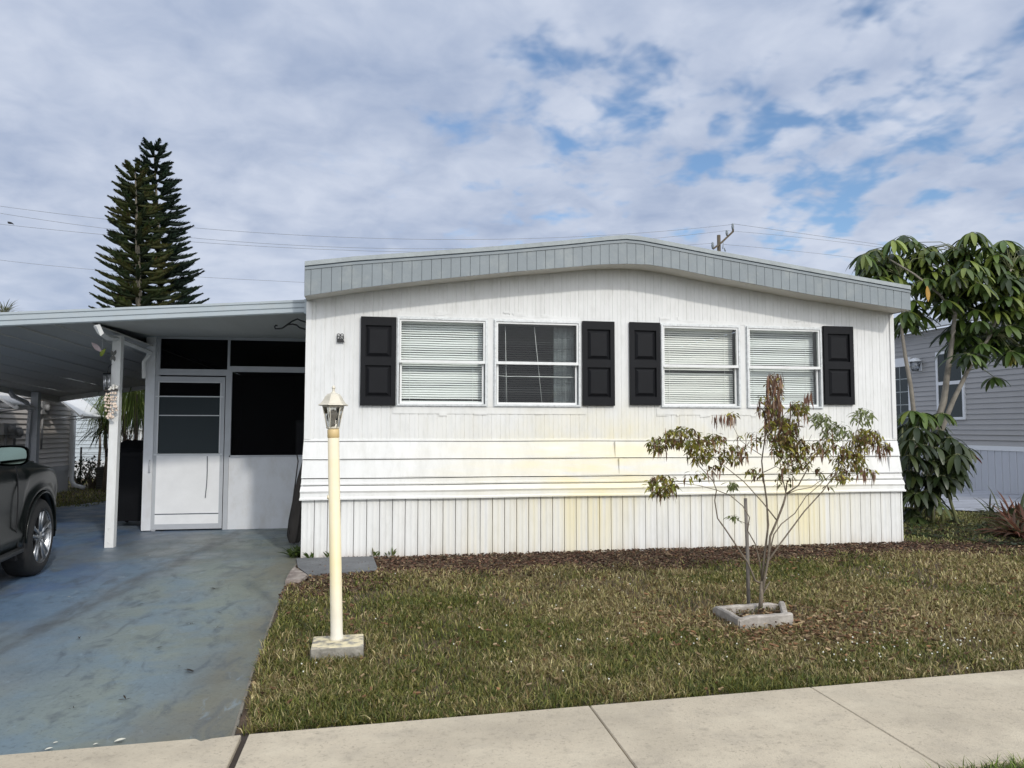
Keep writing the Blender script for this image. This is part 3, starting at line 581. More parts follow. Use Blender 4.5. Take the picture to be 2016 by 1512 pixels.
# windows
def window(i, a, b_, mode):
    fr = MB(); y0 = -.022
    def ring(mb, xa, xb, za, zb, t, ya, yb):
        mb.box(xa, xb, ya, yb, zb-t, zb); mb.box(xa, xb, ya, yb, za, za+t); mb.box(xa, xa+t, ya, yb, za+t, zb-t); mb.box(xb-t, xb, ya, yb, za+t, zb-t)
    ring(fr, a-.012, b_+.012, WZ0-.012, WZ1+.012, .030, -.012, -.003)
    ring(fr, a, b_, WZ0, WZ1, .020, -.030, .05)
    for k in range(11):      # screw heads on the flange
        xx = a+.03+k*(b_-a-.06)/10
        for z_ in (WZ0-.004, WZ1+.004): fr.box(xx-.004, xx+.004, -.0145, -.011, z_-.004, z_+.004)
    o_ = fr.build('window', m_alu, home)
    zm = 2.125; s_ = MB()
    ring(s_, a+.022, b_-.022, zm-.012, WZ1-.022, .020, -.020, .012); s_.build('upper_sash', m_white, o_)
    s_ = MB(); ring(s_, a+.03, b_-.03, WZ0+.022, zm+.006, .022, .014, .036); s_.box(a+.022, b_-.022, -.026, -.021, zm-.018, zm+.014); s_.build('lower_sash', m_white, o_)
    g_ = MB(); g_.box(a+.04, b_-.04, -.006, -.003, zm, WZ1-.03); g_.box(a+.04, b_-.04, .022, .025, WZ0+.03, zm); g_.build('pane', m_glass, o_)
    bl = MB(); z = WZ1-.05; y = .105; hw = .0125; ang = {0: 52, 1: 2, 2: 55, 3: 50}[mode]; k = 0
    x0, x1 = a+.03, b_-.035; lowest = {0: WZ0+.075, 1: WZ0+.03, 2: WZ0+.03, 3: WZ0+.03}[mode]
    while z > lowest:
        an = R(ang+rn(-3, 3)+(8*math.sin(k*.9+mode))); c_, s2 = math.cos(an)*hw, math.sin(an)*hw; tl = rn(-.001, .001)
        if mode == 2 and abs(z-(zm-.07)) < .012: an = 0; c_, s2 = hw, .0; 
        pts_ = []
        nseg = 6
        for q in range(nseg+1):
            xx = x0+(x1-x0)*q/nseg; wv = .0012*math.sin(q*1.7+k*.6)+tl*(q/nseg-.5)
            pts_ += [(xx, y-c_, z-s2+wv), (xx, y, z+.0015+wv), (xx, y+c_, z+s2+wv)]
        fs = []
        for q in range(nseg): fs += [(q*3, q*3+3, q*3+4, q*3+1), (q*3+1, q*3+4, q*3+5, q*3+2)]
        bl.add(pts_, fs, True); z -= .0262; k += 1
    bl.box(x0, x1, y-.018, y+.018, WZ1-.045, WZ1-.02)
    zb = lowest-.012 if mode else WZ0+.052
    bl.box(x0, x1, y-.012, y+.012, zb-.006, zb+.006)
    for fx_ in (.12, .88): xx = x0+(x1-x0)*fx_; bl.box(xx-.0015, xx+.0015, y-.016, y-.014, WZ0+.05, WZ1-.04)
    bl.build('blind', [m_blind, m_blind_d, m_blind_w, m_blind][mode], o_)
    if mode == 1:
        c_ = MB(); n = 40; vs = []
        for q in range(n+1):
            xx = b_-.27+.245*q/n; yy = .17+.014*math.sin(q*1.9)
            vs += [(xx, yy, WZ0+.01), (xx, yy, WZ1-.02)]
        c_.add(vs, [(2*q, 2*q+2, 2*q+3, 2*q+1) for q in range(n)], True); c_.build('curtain', m_curt, o_)
        c_ = MB(); c_.tube([(a+.05, .07, 1.985), (a+.16, .07, 1.975), (a+.25, .07, 1.978)], .004, 5); c_.tube([(a+.25, .07, 1.978), (b_-.05, .07, 1.975)], .006, 5)
        c_.tube([(a+.14, .08, WZ1-.06), (a+.16, .08, WZ0+.04)], .003, 5); c_.tube([(a+.48, .08, WZ1-.06), (a+.57, .08, WZ0+.04)], .003, 5)
        c_.build('blind_rod', m_white, o_)
for i, (a, b_) in enumerate(WIN): window(i, a, b_, i)
# shutters
for (x0, x1, z0, z1) in [(.579, .962, 1.632, 2.606), (3.083, 3.464, 1.646, 2.622), (3.651, 4.022, 1.656, 2.624), (6.126, 6.524, 1.678, 2.641)]:
    s_ = MB(); h = z1-z0; t = .052; tm = .075; ya, yb = -.040, -.006; cr = .012
    s_.box(x0, x0+t, ya, yb, z0, z1); s_.box(x1-t, x1, ya, yb, z0, z1)
    zc = z0+h*.497
    s_.box(x0+t, x1-t, ya+.001, yb, z1-.095, z1); s_.box(x0+t, x1-t, ya+.001, yb, z0, z0+.095); s_.box(x0+t, x1-t, ya+.001, yb, zc-.045, zc+.045)
    for pz0, pz1 in ((z0+.095, zc-.045), (zc+.045, z1-.095)):
        xa, xb = x0+t, x1-t
        v = [(xa, -.014, pz0), (xb, -.014, pz0), (xb, -.014, pz1), (xa, -.014, pz1)]
        i_ = .014; v += [(xa+i_, -.016, pz0+i_), (xb-i_, -.016, pz0+i_), (xb-i_, -.016, pz1-i_), (xa+i_, -.016, pz1-i_)]
        i_ = .045; v += [(xa+i_, -.036, pz0+i_), (xb-i_, -.036, pz0+i_), (xb-i_, -.036, pz1-i_), (xa+i_, -.036, pz1-i_)]
        s_.add(v, [(0, 1, 5, 4), (1, 2, 6, 5), (2, 3, 7, 6), (3, 0, 4, 7), (4, 5, 9, 8), (5, 6, 10, 9), (6, 7, 11, 10), (7, 4, 8, 11), (8, 9, 10, 11)])
    s_.build('shutter', m_black, home)
# black iron ornament by the corner
p = GY(670, 665, -.02); t_ = MB()
x, z = p[0], p[2]
for s_ in (-1, 1):
    t_.tube([(x+s_*.018+.016*math.cos(q), -.022, z+.028+.016*math.sin(q)) for q in np.linspace(0, 6.28, 13)], .0038, 6)
    t_.tube([(x+s_*.031, -.022, z+.026), (x+s_*.034, -.022, z-.015)], .005, 6)
t_.hexa([(x-.036, -.030, z-.048), (x+.044, -.030, z-.048), (x+.034, -.030, z-.012), (x-.034, -.030, z-.012)], [(x-.036, -.012, z-.048), (x+.044, -.012, z-.048), (x+.034, -.012, z-.012), (x-.034, -.012, z-.012)])
t_.tube([(x-.012, -.03, z-.012), (x, -.03, z+.006), (x+.012, -.03, z-.012)], .006, 6)
t_.tube([(x, -.022, z-.03), (x, .01, z-.03)], .004, 6)
tag(t_.build('wall_ornament', mat('black_iron', (.02, .02, .02), .6), None, (x, 0, z)), 'small black iron ornament with two loops on the white wall near the corner', 'ornament')

# ================================================================== CARPORT
cp = thing('carport', 'flat metal carport roof on slim white posts over the blue driveway', 'carport', (-2.3, 1.1, 0))
fzc = lambda x: 2.647+.0752*min(x, 0)+.02
def cbot(x): return 2.647+.0752*x
c_ = MB(); xs = [-5.4, -3.05, -.02]; y0 = .10
rp = [(y0-.006, 0), (y0-.020, .012), (y0-.020, .050), (y0-.008, .054), (y0-.008, .060), (y0-.020, .064), (y0-.020, .105), (y0-.010, .110), (y0-.010, .116), (y0-.022, .122), (y0-.022, .146), (y0+.10, .150)]
for xa, xb in zip(xs[:-1], xs[1:]):
    for (ya, za), (yb, zb) in zip(rp[:-1], rp[1:]): c_.add([(xa, ya, cbot(xa)+za), (xb, ya, cbot(xb)+za), (xb, yb, cbot(xb)+zb), (xa, yb, cbot(xa)+zb)], [(0, 1, 2, 3)])
c_.box(-.035, -.012, y0-.024, y0+.1, cbot(0)-.01, cbot(0)+.15)
c_.build('gutter', m_gutter, cp)
rr = MB()
def patch(mb, f00, f10, f11, f01, n=14, groove=0.0):
    f00, f10, f11, f01 = map(np.array, (f00, f10, f11, f01))
    mb.add([f00, f10, f11, f01], [(0, 1, 2, 3)])
zc = {0: 2.69, 1: 2.535}
patch(rr, (-2.25, y0, cbot(-2.25)+.03), (-.02, y0, cbot(0)+.03), (-.02, 2.52, 2.645), (-2.25, 2.52, 2.625))
patch(rr, (-2.25, 2.5, 2.625), (-.02, 2.5, 2.645), (-.02, 9, 2.60), (-2.25, 9, 2.54))
# left, sloping bay in pans
npan = 9
for i in range(npan):
    t0, t1 = i/npan, (i+1)/npan
    def P_(tx, ty):
        xx = -2.25+(-5.4+2.25)*tx; za = cbot(xx)+.03-.03*tx; zb = 2.46+(1.98-2.46)*tx
        return np.array([xx, y0+(7.5-y0)*ty, za+(zb-za)*ty])
    a, b_ = P_(t0, 0), P_(t1, 0); c2, d2 = P_(t1, 1), P_(t0, 1); dz = np.array([0, 0, .004 if i % 2 else 0])
    rr.add([a+dz, b_+dz, c2+dz, d2+dz], [(0, 1, 2, 3)])
    rr.tube([d2+np.array([0, 0, -.003]), a+np.array([0, 0, -.003])], .006, 4)
rr.build('ceiling', m_car_ceiling, cp)
tp = MB()
tp.add([(-5.4, y0+.08, cbot(-5.4)+.15), (-.02, y0+.08, cbot(0)+.15), (-.02, 9, cbot(0)+.15), (-2.3, 9, cbot(-2.3)+.15), (-2.3, 7.5, cbot(-2.3)+.12), (-5.4, 7.5, cbot(-5.4)+.10)], [(0, 1, 2, 3, 4, 5)])
tp.build('roof_deck', m_gutter, cp)
sg = MB(); sg.hexa([(-5.44, y0, cbot(-5.4)-.03), (-5.38, y0, cbot(-5.4)-.03), (-5.38, 7.5, 1.87), (-5.44, 7.5, 1.87)], [(-5.44, y0, cbot(-5.4)+.15), (-5.38, y0, cbot(-5.4)+.15), (-5.38, 7.5, 2.08), (-5.44, 7.5, 2.08)])
sg.hexa([(-5.44, 7.48, 1.88), (-2.3, 7.48, 2.40), (-2.3, 7.56, 2.40), (-5.44, 7.56, 1.88)], [(-5.44, 7.48, 2.12), (-2.3, 7.48, 2.60), (-2.3, 7.56, 2.60), (-5.44, 7.56, 2.12)])
sg.build('side_gutter', m_car_ceiling, cp)
pb = GZ(217, 1077, 0); pt = GY(233, 672, pb[1])
po = MB(); hw = .048
po.hexa([(pb[0]-hw, pb[1]-hw, 0), (pb[0]+hw, pb[1]-hw, 0), (pb[0]+hw, pb[1]+hw, 0), (pb[0]-hw, pb[1]+hw, 0)], [(pt[0]-hw, pt[1]-hw, 2.47), (pt[0]+hw, pt[1]-hw, 2.47), (pt[0]+hw, pt[1]+hw, 2.47), (pt[0]-hw, pt[1]+hw, 2.47)])
for z in (.06, .22): po.lathe([(0, 0), (.009, .001), (.009, .004), (0, .006)], (pb[0]-.005, pb[1]-hw, z), 8, axis=Matrix.Rotation(R(90), 3, 'X'))
po.build('post', m_white, cp)
p2 = np.array([-5.30, 6.3, 0]); po = MB(); po.box(p2[0]-.06, p2[0]+.06, p2[1]-.06, p2[1]+.06, 0, 2.02); po.build('post', m_porch_fr, cp)
dsp = MB(); q = [GY(190, 640, .12), GY(198, 656, .16), GY(210, 664, .55), np.array([pt[0]-.0, pt[1]-.07, 2.43]), np.array([-2.27, 2.40, 2.40]), GY(283, 712, 2.40), GY(283, 745, 2.40)]
dsp.tube(q, .032, 4, smooth=False); dsp.build('downspout', m_white, cp)
dsp = MB(); q = [GX(18, 768, -5.38), GX(26, 780, -5.36), GX(52, 792, -5.33), GX(60, 810, -5.31), np.array([-5.36, 6.2, 1.2]), np.array([-5.36, 6.2, .1])]
dsp.tube(q, .04, 4, smooth=False); dsp.build('downspout', m_porch_fr, cp)

# ================================================================== SCREENED PORCH
YP = 2.5
pch = thing('screened_porch', 'shaded screened porch with dark openings set back under the carport', 'porch', (-1.1, YP, 0))
def PX(px, py): q = GY(px, py, YP); return q[0], q[2]
xl, xr = -2.215, -.02
fr = MB()
zt1 = PX(370, 668)[1]; zb1 = PX(370, 727)[1]; zb2 = PX(520, 722)[1]; zt2 = PX(520, 733)[1]; zw = PX(520, 896)[1]
xm = PX(449, 800)[0]
fr.box(xl, xr, YP-.03, YP+.03, zt1, 2.66)
fr.box(xl, xm+.03, YP-.032, YP+.03, zb1-.085, zb1); fr.box(xm+.005, xr, YP-.028, YP+.03, zt2, zb2)
fr.box(xm-.016, xm+.016, YP-.034, YP+.03, zb1, zt1); fr.box(xm-.03, xm+.03, YP-.034, YP+.03, 0.0, zb1-.086)
fr.box(xl, xl+.05, YP-.034, YP+.03, 0, zt1)
fr.box(xm+.031, xm+.05, YP-.04, YP+.01, zw-.0, zt2); fr.box(xm+.05, xr, YP-.04, YP+.01, zw-.022, zw+.0)
fr.build('frame', m_porch_fr, pch)
cps = MB(); cps.box(-2.335, -2.216, YP-.06, YP+.06, 0.012, 2.66); cps.build('corner_post', m_porch, pch)
wp = MB(); wp.box(xm+.031, xr, YP-.02, YP+.02, .0, zw-.022); wp.build('wall_panel', m_porch, pch)
sc = MB(); sc.box(xl+.05, xm-.016, YP-.002, YP+.002, zb1, zt1); sc.box(xm+.016, xr, YP-.002, YP+.002, zb2, zt1); sc.box(xm+.05, xr, YP-.002, YP+.002, zw, zt2); sc.build('screen', m_screen, pch)
bxm = MB()   # dark porch room behind
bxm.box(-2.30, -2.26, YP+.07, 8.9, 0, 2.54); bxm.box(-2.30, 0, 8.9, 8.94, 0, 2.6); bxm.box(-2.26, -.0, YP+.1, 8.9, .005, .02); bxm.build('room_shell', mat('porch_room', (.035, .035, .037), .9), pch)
# furniture dimly seen: tall cabinet and rails
fu = thing('cabinet', 'dark cabinet barely visible behind the porch screen', 'cabinet', (-.24, 3.1, 0)); b = MB(); b.box(-.42, -.06, 2.95, 3.3, .02, 1.50); b.build('carcass', mat('cabinet_dark', (.22, .22, .24), .5), fu)
b = MB(); [b.box(-.40+.17*i, -.25+.17*i, 2.935, 2.95, .08, 1.46) for i in range(2)]; b.build('door', mat('cabinet_door', (.34, .34, .38), .4), fu)
# screen door
dx0, dx1 = PX(303, 900)[0], PX(441, 900)[0]; dz1 = PX(370, 742)[1]; d = MB()
wx0, wx1 = PX(312, 820)[0], PX(436, 820)[0]; wz1, wz0 = PX(370, 752)[1], PX(370, 892)[1]
yd = YP-.045
d.box(dx0, wx0, yd, YP-.034, .02, dz1); d.box(wx1, dx1, yd, YP-.034, .02, dz1); d.box(wx0, wx1, yd, YP-.034, wz1, dz1); d.box(wx0, wx1, yd, YP-.034, .02, .09)
dr_ = d.build('door', m_porch_fr, pch)
k0 = PX(370, 1010)[1]
d = MB(); d.box(wx0, wx1, yd+.002, yd+.008, k0, wz0-.03); d.box(wx0, wx1, yd+.001, yd+.007, .09, k0-.014); d.build('kick_panel', mat('door_white', (.80, .81, .82), .4, var=.04, vs=5), dr_)
d = MB(); d.box(wx0, wx1, yd+.003, yd+.009, k0-.014, k0); d.build('kick_seam', m_fline, dr_)
d = MB(); d.box(wx0-.03, wx1+.03, yd-.012, yd+.001, wz0-.03, wz0-.005)
r1 = PX(370, 781)[1]; r2 = PX(370, 818)[1]
d.box(wx0-.03, wx1+.03, yd-.008, yd+.003, r1-.007, r1+.007); d.box(wx0+.02, wx1-.02, yd-.004, yd+.003, r2-.006, r2+.006)
d.box(wx0, wx0+.015, yd-.006, yd, wz0, wz1); d.box(wx1-.015, wx1, yd-.006, yd, wz0, wz1); d.box(wx0, wx1, yd-.006, yd, wz1-.012, wz1); d.build('glazing_bar', mat('bar_pale', (.62, .64, .66), .4), dr_)
d = MB(); d.box(wx0, wx1, yd+.006, yd+.010, r1, wz1); d.build('insect_screen', m_screen, dr_)
d = MB(); z = wz0
while z < r1-.01:
    d.hexa([(wx0, yd+.004, z), (wx1, yd+.004, z), (wx1, yd+.008, z), (wx0, yd+.008, z)], [(wx0, yd+.008, min(z+.052, r1)), (wx1, yd+.008, min(z+.052, r1)), (wx1, yd+.012, min(z+.052, r1)), (wx0, yd+.012, min(z+.052, r1))]); z += .05
d.build('louvre_glass', m_cloud, dr_)
hx, hz_ = PX(297, 918); d = MB(); d.tube([(hx, yd-.005, hz_+.085), (hx+.005, yd-.04, hz_+.075), (hx+.005, yd-.04, hz_-.07), (hx, yd-.005, hz_-.08)], .010, 6); d.box(hx-.018, hx+.018, yd-.006, yd, hz_-.1, hz_+.1); d.build('handle', m_porch_fr, dr_)
c1 = [GY(x_, y_, yd-.01) for x_, y_ in [(408, 898), (408, 925), (407, 950), (405, 970), (404, 980)]]
b = MB(); b.tube(c1, .0055, 5); tag(b.build('cord', m_fline, None, tuple(c1[0])), 'thin dark cord hanging down the white porch door', 'cord')

# scroll bracket under the carport
p = [GY(x_, y_+5, .5) for x_, y_ in [(546, 637), (543, 635), (541, 638), (542, 642), (549, 642), (556, 641), (566, 634), (576, 627), (586, 623), (592, 626), (593, 632)]]
q = [GY(x_, y_+5, .5) for x_, y_ in [(558, 640), (566, 634.5), (576, 633), (584, 635), (590, 640), (592, 646)]]
for r_ in (p, q): r_[-1][0] = 0.0
b = MB(); b.tube(p, .009, 6); b.tube(q, .009, 6); tag(b.build('plant_hook', MATS['black_iron'], None, tuple(p[-1])), 'black scroll-shaped iron plant hook on the wall under the carport', 'hook')

# folded umbrella in the corner
ub = GZ(574, 1068, 0); um = thing('folded_umbrella', 'folded dark patio umbrella leaning in the porch corner beside the house', 'umbrella', (ub[0], 1.1, 0))
b = MB(); n = 10; vs = []
m_umb = mat('umbrella_canvas', (.045, .040, .035), .85, var=.4, vs=5, bump=.5, bs=20, stretch=(1, 1, .2))
base = np.array([-.20, 1.0, .02]); top = np.array([-.11, 1.40, 1.02])
prof = [(.05, 0), (.085, .08), (.095, .25), (.085, .5), (.065, .75), (.04, .93), (.015, 1.0)]
for r_, t in prof:
    c0 = base+(top-base)*t
    for j in range(20):
        an = 2*math.pi*j/20; rr_ = r_*(1+.28*math.cos(j*math.pi)+.1*math.sin(3*an+t*4)); vs.append(c0+np.array([rr_*math.cos(an)*.9, rr_*math.sin(an), 0]))
b.add(vs, [(i*20+j, i*20+(j+1) % 20, (i+1)*20+(j+1) % 20, (i+1)*20+j) for i in range(6) for j in range(20)], True); b.build('canopy', m_umb, um)
b = MB(); b.tube([base-np.array([0, 0, .01]), top+np.array([-.02, 0, .06])], .014, 8); b.tube([base+np.array([-.06, -.02, .1]), top+np.array([-.10, -.02, -.05]), top+np.array([-.115, -.02, .03])], .008, 6); b.build('pole', mat('umbrella_pole', (.06, .055, .05), .5), um)

# rubbish bin beside the porch corner
bn = thing('rubbish_bin', 'tall black wheeled bin in the shade behind the carport post', 'bin', (-2.62, 3.2, 0)); m_bin = mat('bin_plastic', (.006, .0065, .008), .6, var=.2, vs=5, spec=.12)
b = MB(); b.hexa([(-2.86, 2.98, .08), (-2.42, 2.98, .08), (-2.42, 3.5, .08), (-2.86, 3.5, .08)], [(-2.93, 2.90, 1.03), (-2.38, 2.90, 1.03), (-2.38, 3.58, 1.03), (-2.93, 3.58, 1.03)]); b.box(-2.95, -2.36, 2.88, 2.92, .98, 1.05); b.build('body', m_bin, bn)
b = MB(); b.hexa([(-2.96, 2.85, 1.05), (-2.35, 2.85, 1.05), (-2.35, 3.62, 1.12), (-2.96, 3.62, 1.12)], [(-2.93, 2.88, 1.09), (-2.38, 2.88, 1.09), (-2.38, 3.6, 1.20), (-2.93, 3.6, 1.20)]); b.tube([(-2.9, 3.66, 1.10), (-2.4, 3.66, 1.10)], .015, 6); b.build('lid', m_bin, bn)
for x_ in (-2.84, -2.44):
    b = MB(); b.lathe([(0, -.02), (.09, -.02), (.1, 0), (.09, .02), (0, .02)], (x_, 3.5, .1), 14, axis=Matrix.Rotation(R(90), 3, 'Y')); b.build('wheel', m_bin, bn)

# ================================================================== LAMP POST
lb = GZ(663, 1261, .07); lx, ly = float(lb[0]), float(lb[1])
lt = GY(655, 768, ly); tilt = (lt[0]-lx)/(lt[2]-.07)
lamp = thing('lamp_post', 'cream garden lamp post with a hexagonal glass lantern on a concrete block', 'lamp post', (lx, ly, 0))
m_cream = mat('cream_paint', (.74, .70, .60), .45, var=.08, vs=6, dirt=((.72, .57, .26), .8, 2.6, (1, 1, .8)), bump=.1)
t = m_cream.node_tree; p = t.nodes['Principled BSDF']; lk = p.inputs['Base Color'].links[0].from_socket; tcn = t.nodes.new('ShaderNodeTexCoord'); sp = t.nodes.new('ShaderNodeSeparateXYZ'); t.links.new(tcn.outputs['Object'], sp.inputs[0])
cr_ = t.nodes.new('ShaderNodeValToRGB'); t.links.new(sp.outputs[2], cr_.inputs[0]); cr_.color_ramp.elements[0].position = .12; cr_.color_ramp.elements[0].color = (0, 0, 0, 1); cr_.color_ramp.elements[1].position = .55; cr_.color_ramp.elements[1].color = (.8, .8, .8, 1)
e_ = cr_.color_ramp.elements.new(.95); e_.color = (.45, .45, .45, 1); mn = t.nodes.new('ShaderNodeMix'); mn.data_type = 'RGBA'; t.links.new(cr_.outputs[0], mn.inputs[0]); t.links.new(lk, mn.inputs[6]); mn.inputs[7].default_value = (.74, .62, .33, 1); t.links.new(mn.outputs[2], p.inputs['Base Color'])
m_cream2 = mat('ochre_paint', (.62, .46, .22), .45, var=.1, vs=10)
m_ltn = mat('weathered_cream', (.58, .54, .44), .5, var=.15, vs=14, bump=.2)
def lz(py): return float(GY(650, py, ly)[2])
LX = lambda z: lx+tilt*(z-.07)
zc0, zc1 = lz(862), lz(845); z_gl1 = lz(800); zr = lz(798); zt = lz(777)
b = MB(); pr_ = [(.042, .07), (.042, .09), (.0375, .11), (.0355, zc0)]
vs = []
b.tube([(LX(z), ly, z) for r_, z in pr_], [r_ for r_, z in pr_], 20); b.lathe([(.0, -.012), (.012, -.010), (.016, 0), (.012, .010), (0, .012)], (LX(.9)-.036, ly, .955), 10, axis=Matrix.Rotation(R(90), 3, 'Y')); b.build('pole', m_cream, lamp)
b = MB(); b.tube([(LX(z), ly, z) for z in (zc0, zc0+.004, zc1-.004, zc1)], [.034, .037, .037, .034], 20); b.build('collar', m_cream2, lamp)
Xc = LX((zc1+zr)/2); cz = zc1
b = MB()
b.lathe([(.030, cz), (.042, cz+.006), (.042, cz+.012), (.036, cz+.016)], (Xc, ly, 0), 6, smooth=False)
for j in range(6):
    an = 2*math.pi*j/6+.25; a0 = np.array([Xc+.038*math.cos(an), ly+.038*math.sin(an), cz+.010]); a1 = np.array([Xc+.066*math.cos(an), ly+.066*math.sin(an), z_gl1]); b.tube([a0, a1], .0035, 4)
b.lathe([(.064, z_gl1-.006), (.069, z_gl1-.004), (.069, z_gl1+.002), (.06, z_gl1+.002)], (Xc, ly, 0), 6, smooth=False, rot=.25)
b.build('cage', m_ltn, lamp)
b = MB(); b.lathe([(.090, zr-.002), (.094, zr), (.092, zr+.006), (.080, zr+.012), (.066, zr+.030), (.052, zr+.056), (.040, zr+.070), (.018, zr+.078), (.012, zr+.084), (.009, zr+.09), (.008, zr+.104), (.013, zr+.110), (.010, zr+.118), (.003, zr+.126)], (Xc, ly, 0), 6, smooth=False, rot=.25); b.lathe([(0, zr-.003), (.089, zr-.003)], (Xc, ly, 0), 6, rot=.25)
b.build('roof', m_ltn, lamp)
b = MB(); b.lathe([(.036, cz+.014), (.0625, z_gl1-.004)], (Xc, ly, 0), 6, smooth=False, rot=.25); b.f = [f for f in b.f if len(f) == 4]; b.sm = b.sm[:len(b.f)]; b.build('glass', glass_mat('lantern_glass', (.80, .80, .77), 1.45, .08, .10), lamp)
b = MB(); b.lathe([(.012, cz+.012), (.013, cz+.045), (.011, cz+.05), (.024, cz+.075), (.029, cz+.095), (.022, cz+.115), (0, cz+.125)], (Xc, ly, 0), 14); b.build('bulb', mat('bulb_glass', (.55, .50, .44), .2), lamp)
c4 = [GZ(617, 1253, .075), GZ(716, 1247, .075), GZ(716, 1271, .075), GZ(611, 1278, .075)]
b = MB(); bt = [np.array([p_[0], p_[1], -.02]) for p_ in c4]; b.hexa([np.array(v_) for v_ in bt], c4)
o = b.build('base_block', mat('painted_concrete_block', (.25, .235, .20), .9, var=.4, vs=9, bump=1.0, bs=30, dirt=((.16, .15, .135), .95, 5, (1, 1, 4))), lamp)
md = o.modifiers.new('b', 'BEVEL'); md.width = .008; md.segments = 2
t = MATS['painted_concrete_block'].node_tree; p = t.nodes['Principled BSDF']; lk = p.inputs['Base Color'].links[0].from_socket     # the cream paint covers its top face only
gn = t.nodes.new('ShaderNodeNewGeometry'); sp = t.nodes.new('ShaderNodeSeparateXYZ'); t.links.new(gn.outputs['True Normal'], sp.inputs[0])
nz_ = t.nodes.new('ShaderNodeTexNoise'); nz_.inputs['Scale'].default_value = 5; nz_.inputs['Detail'].default_value = 5
mu = t.nodes.new('ShaderNodeMath'); mu.operation = 'MULTIPLY'; r1 = t.nodes.new('ShaderNodeMapRange'); r1.inputs[1].default_value = .5; r1.inputs[2].default_value = .9; t.links.new(sp.outputs[2], r1.inputs[0])
r2 = t.nodes.new('ShaderNodeMapRange'); r2.inputs[1].default_value = .38; r2.inputs[2].default_value = .55; t.links.new(nz_.outputs[0], r2.inputs[0]); t.links.new(r1.outputs[0], mu.inputs[0]); t.links.new(r2.outputs[0], mu.inputs[1])
mn = t.nodes.new('ShaderNodeMix'); mn.data_type = 'RGBA'; t.links.new(mu.outputs[0], mn.inputs[0]); t.links.new(lk, mn.inputs[6]); mn.inputs[7].default_value = (.66, .58, .38, 1); t.links.new(mn.outputs[2], p.inputs['Base Color'])

# ================================================================== STEPPING SLAB and broken paver
c4 = [(-.05, -.10), (.74, -.12), (.80, -.90), (.15, -1.0), (.02, -.62)]
b = MB(); b.prism([(x_, y_, .022) for x_, y_ in c4], (0, 0, -.05)); m_sl = mat('grey_slab', (.12, .125, .13), .8, var=.25, vs=5, bump=.4)
tag(b.build('paving_slab', m_sl, None, (.35, -.5, 0)), 'large grey paving slab at the foot of the house behind the lamp post', 'paving slab')
c4 = [(-.01, -.66), (.13, -1.02), (.16, -1.12), (.12, -1.32), (-.01, -1.34), (-.02, -.9)]
b = MB(); b.prism([(x_+.0, y_, .035) for x_, y_ in c4], (0, 0, -.06)); tag(b.build('broken_paver', mat('brown_paver', (.20, .165, .145), .9, var=.35, vs=12, bump=.6, dirt=((.4, .37, .32), .8, 14, (1, 1, 1))), None, (.06, -1.0, 0)), 'broken brownish paver wedged between driveway edge and grey slab', 'paver')

# ================================================================== PLANTER FRAME, STAKE
pl = thing('planter_edging', 'square of weathered grey concrete edging blocks round the small tree', 'planter', (3.57, -3.2, 0))
m_pl = mat('weathered_edging', (.33, .30, .265), .9, var=.25, vs=10, bump=.6, bs=40, dirt=((.55, .52, .47), .6, 5, (1, 1, 1)))
H = .085
cor = [GZ(1457, 1243, 0), GZ(1562, 1234, 0), GZ(1545, 1196, 0), GZ(1403, 1209, 0)]
cor = [np.array([c[0], c[1]]) for c in cor]
cen = sum(cor)/4
def edging(a, b_, t=.05, h0=H, h1=H, e0=0., e1=0.):
    d_ = (b_-a); ln = np.linalg.norm(d_); d_ /= ln; n_ = np.array([-d_[1], d_[0]])
    if np.dot(n_, cen-a) < 0: n_ = -n_
    a = a-d_*e0; b_ = b_+d_*e1
    m_b = MB(); N_ = 10; pv = None
    secs = []
    for i in range(N_+1):
        tt = i/N_; c0 = a+(b_-a)*tt; hh = h0+(h1-h0)*tt+rn(-.003, .003)+(-.022*max(0, 1-tt*6)); secs.append([(c0[0], c0[1], -.03), (c0[0], c0[1], hh-.01), (*(c0+n_*.010), hh), (*(c0+n_*(t-.010)), hh), (*(c0+n_*t), hh-.01), (*(c0+n_*t), -.03)])
    vs = [p_ for s__ in secs for p_ in s__]; fs = [(i*6+j, i*6+j+1, (i+1)*6+j+1, (i+1)*6+j) for i in range(N_) for j in range(5)]+[(5, 4, 3, 2, 1, 0), tuple(N_*6+j for j in range(6))]
    m_b.add(vs, fs); return m_b.build('block', m_pl, pl)
edging(cor[0]+np.array([.0, 0]), cor[1], .05, .095, .09)
edging(cor[3], cor[0]-np.array([.01, -.01]), .045, .075, .085)
edging(cor[1]+np.array([.0, .052]), cor[2], .045, .06, .05)
edging(cor[2]-np.array([.05, .0]), cor[3]+np.array([.05, 0]), .045, .05, .06)
sk0 = GZ(1474, 1200, 0); sk1 = GY(1467.5, 981, sk0[1])
b = MB(); b.tube([sk0-np.array([0, 0, .05]), sk0*.5+sk1*.5+np.array([.004, 0, 0]), sk1], [.015, .014, .013], 7); tag(b.build('stake', mat('grey_wood', (.19, .17, .15), .85, var=.3, vs=12, bump=.5, stretch=(4, 4, .4)), None, tuple(sk0)), 'weathered wooden stake standing beside the small tree', 'stake')

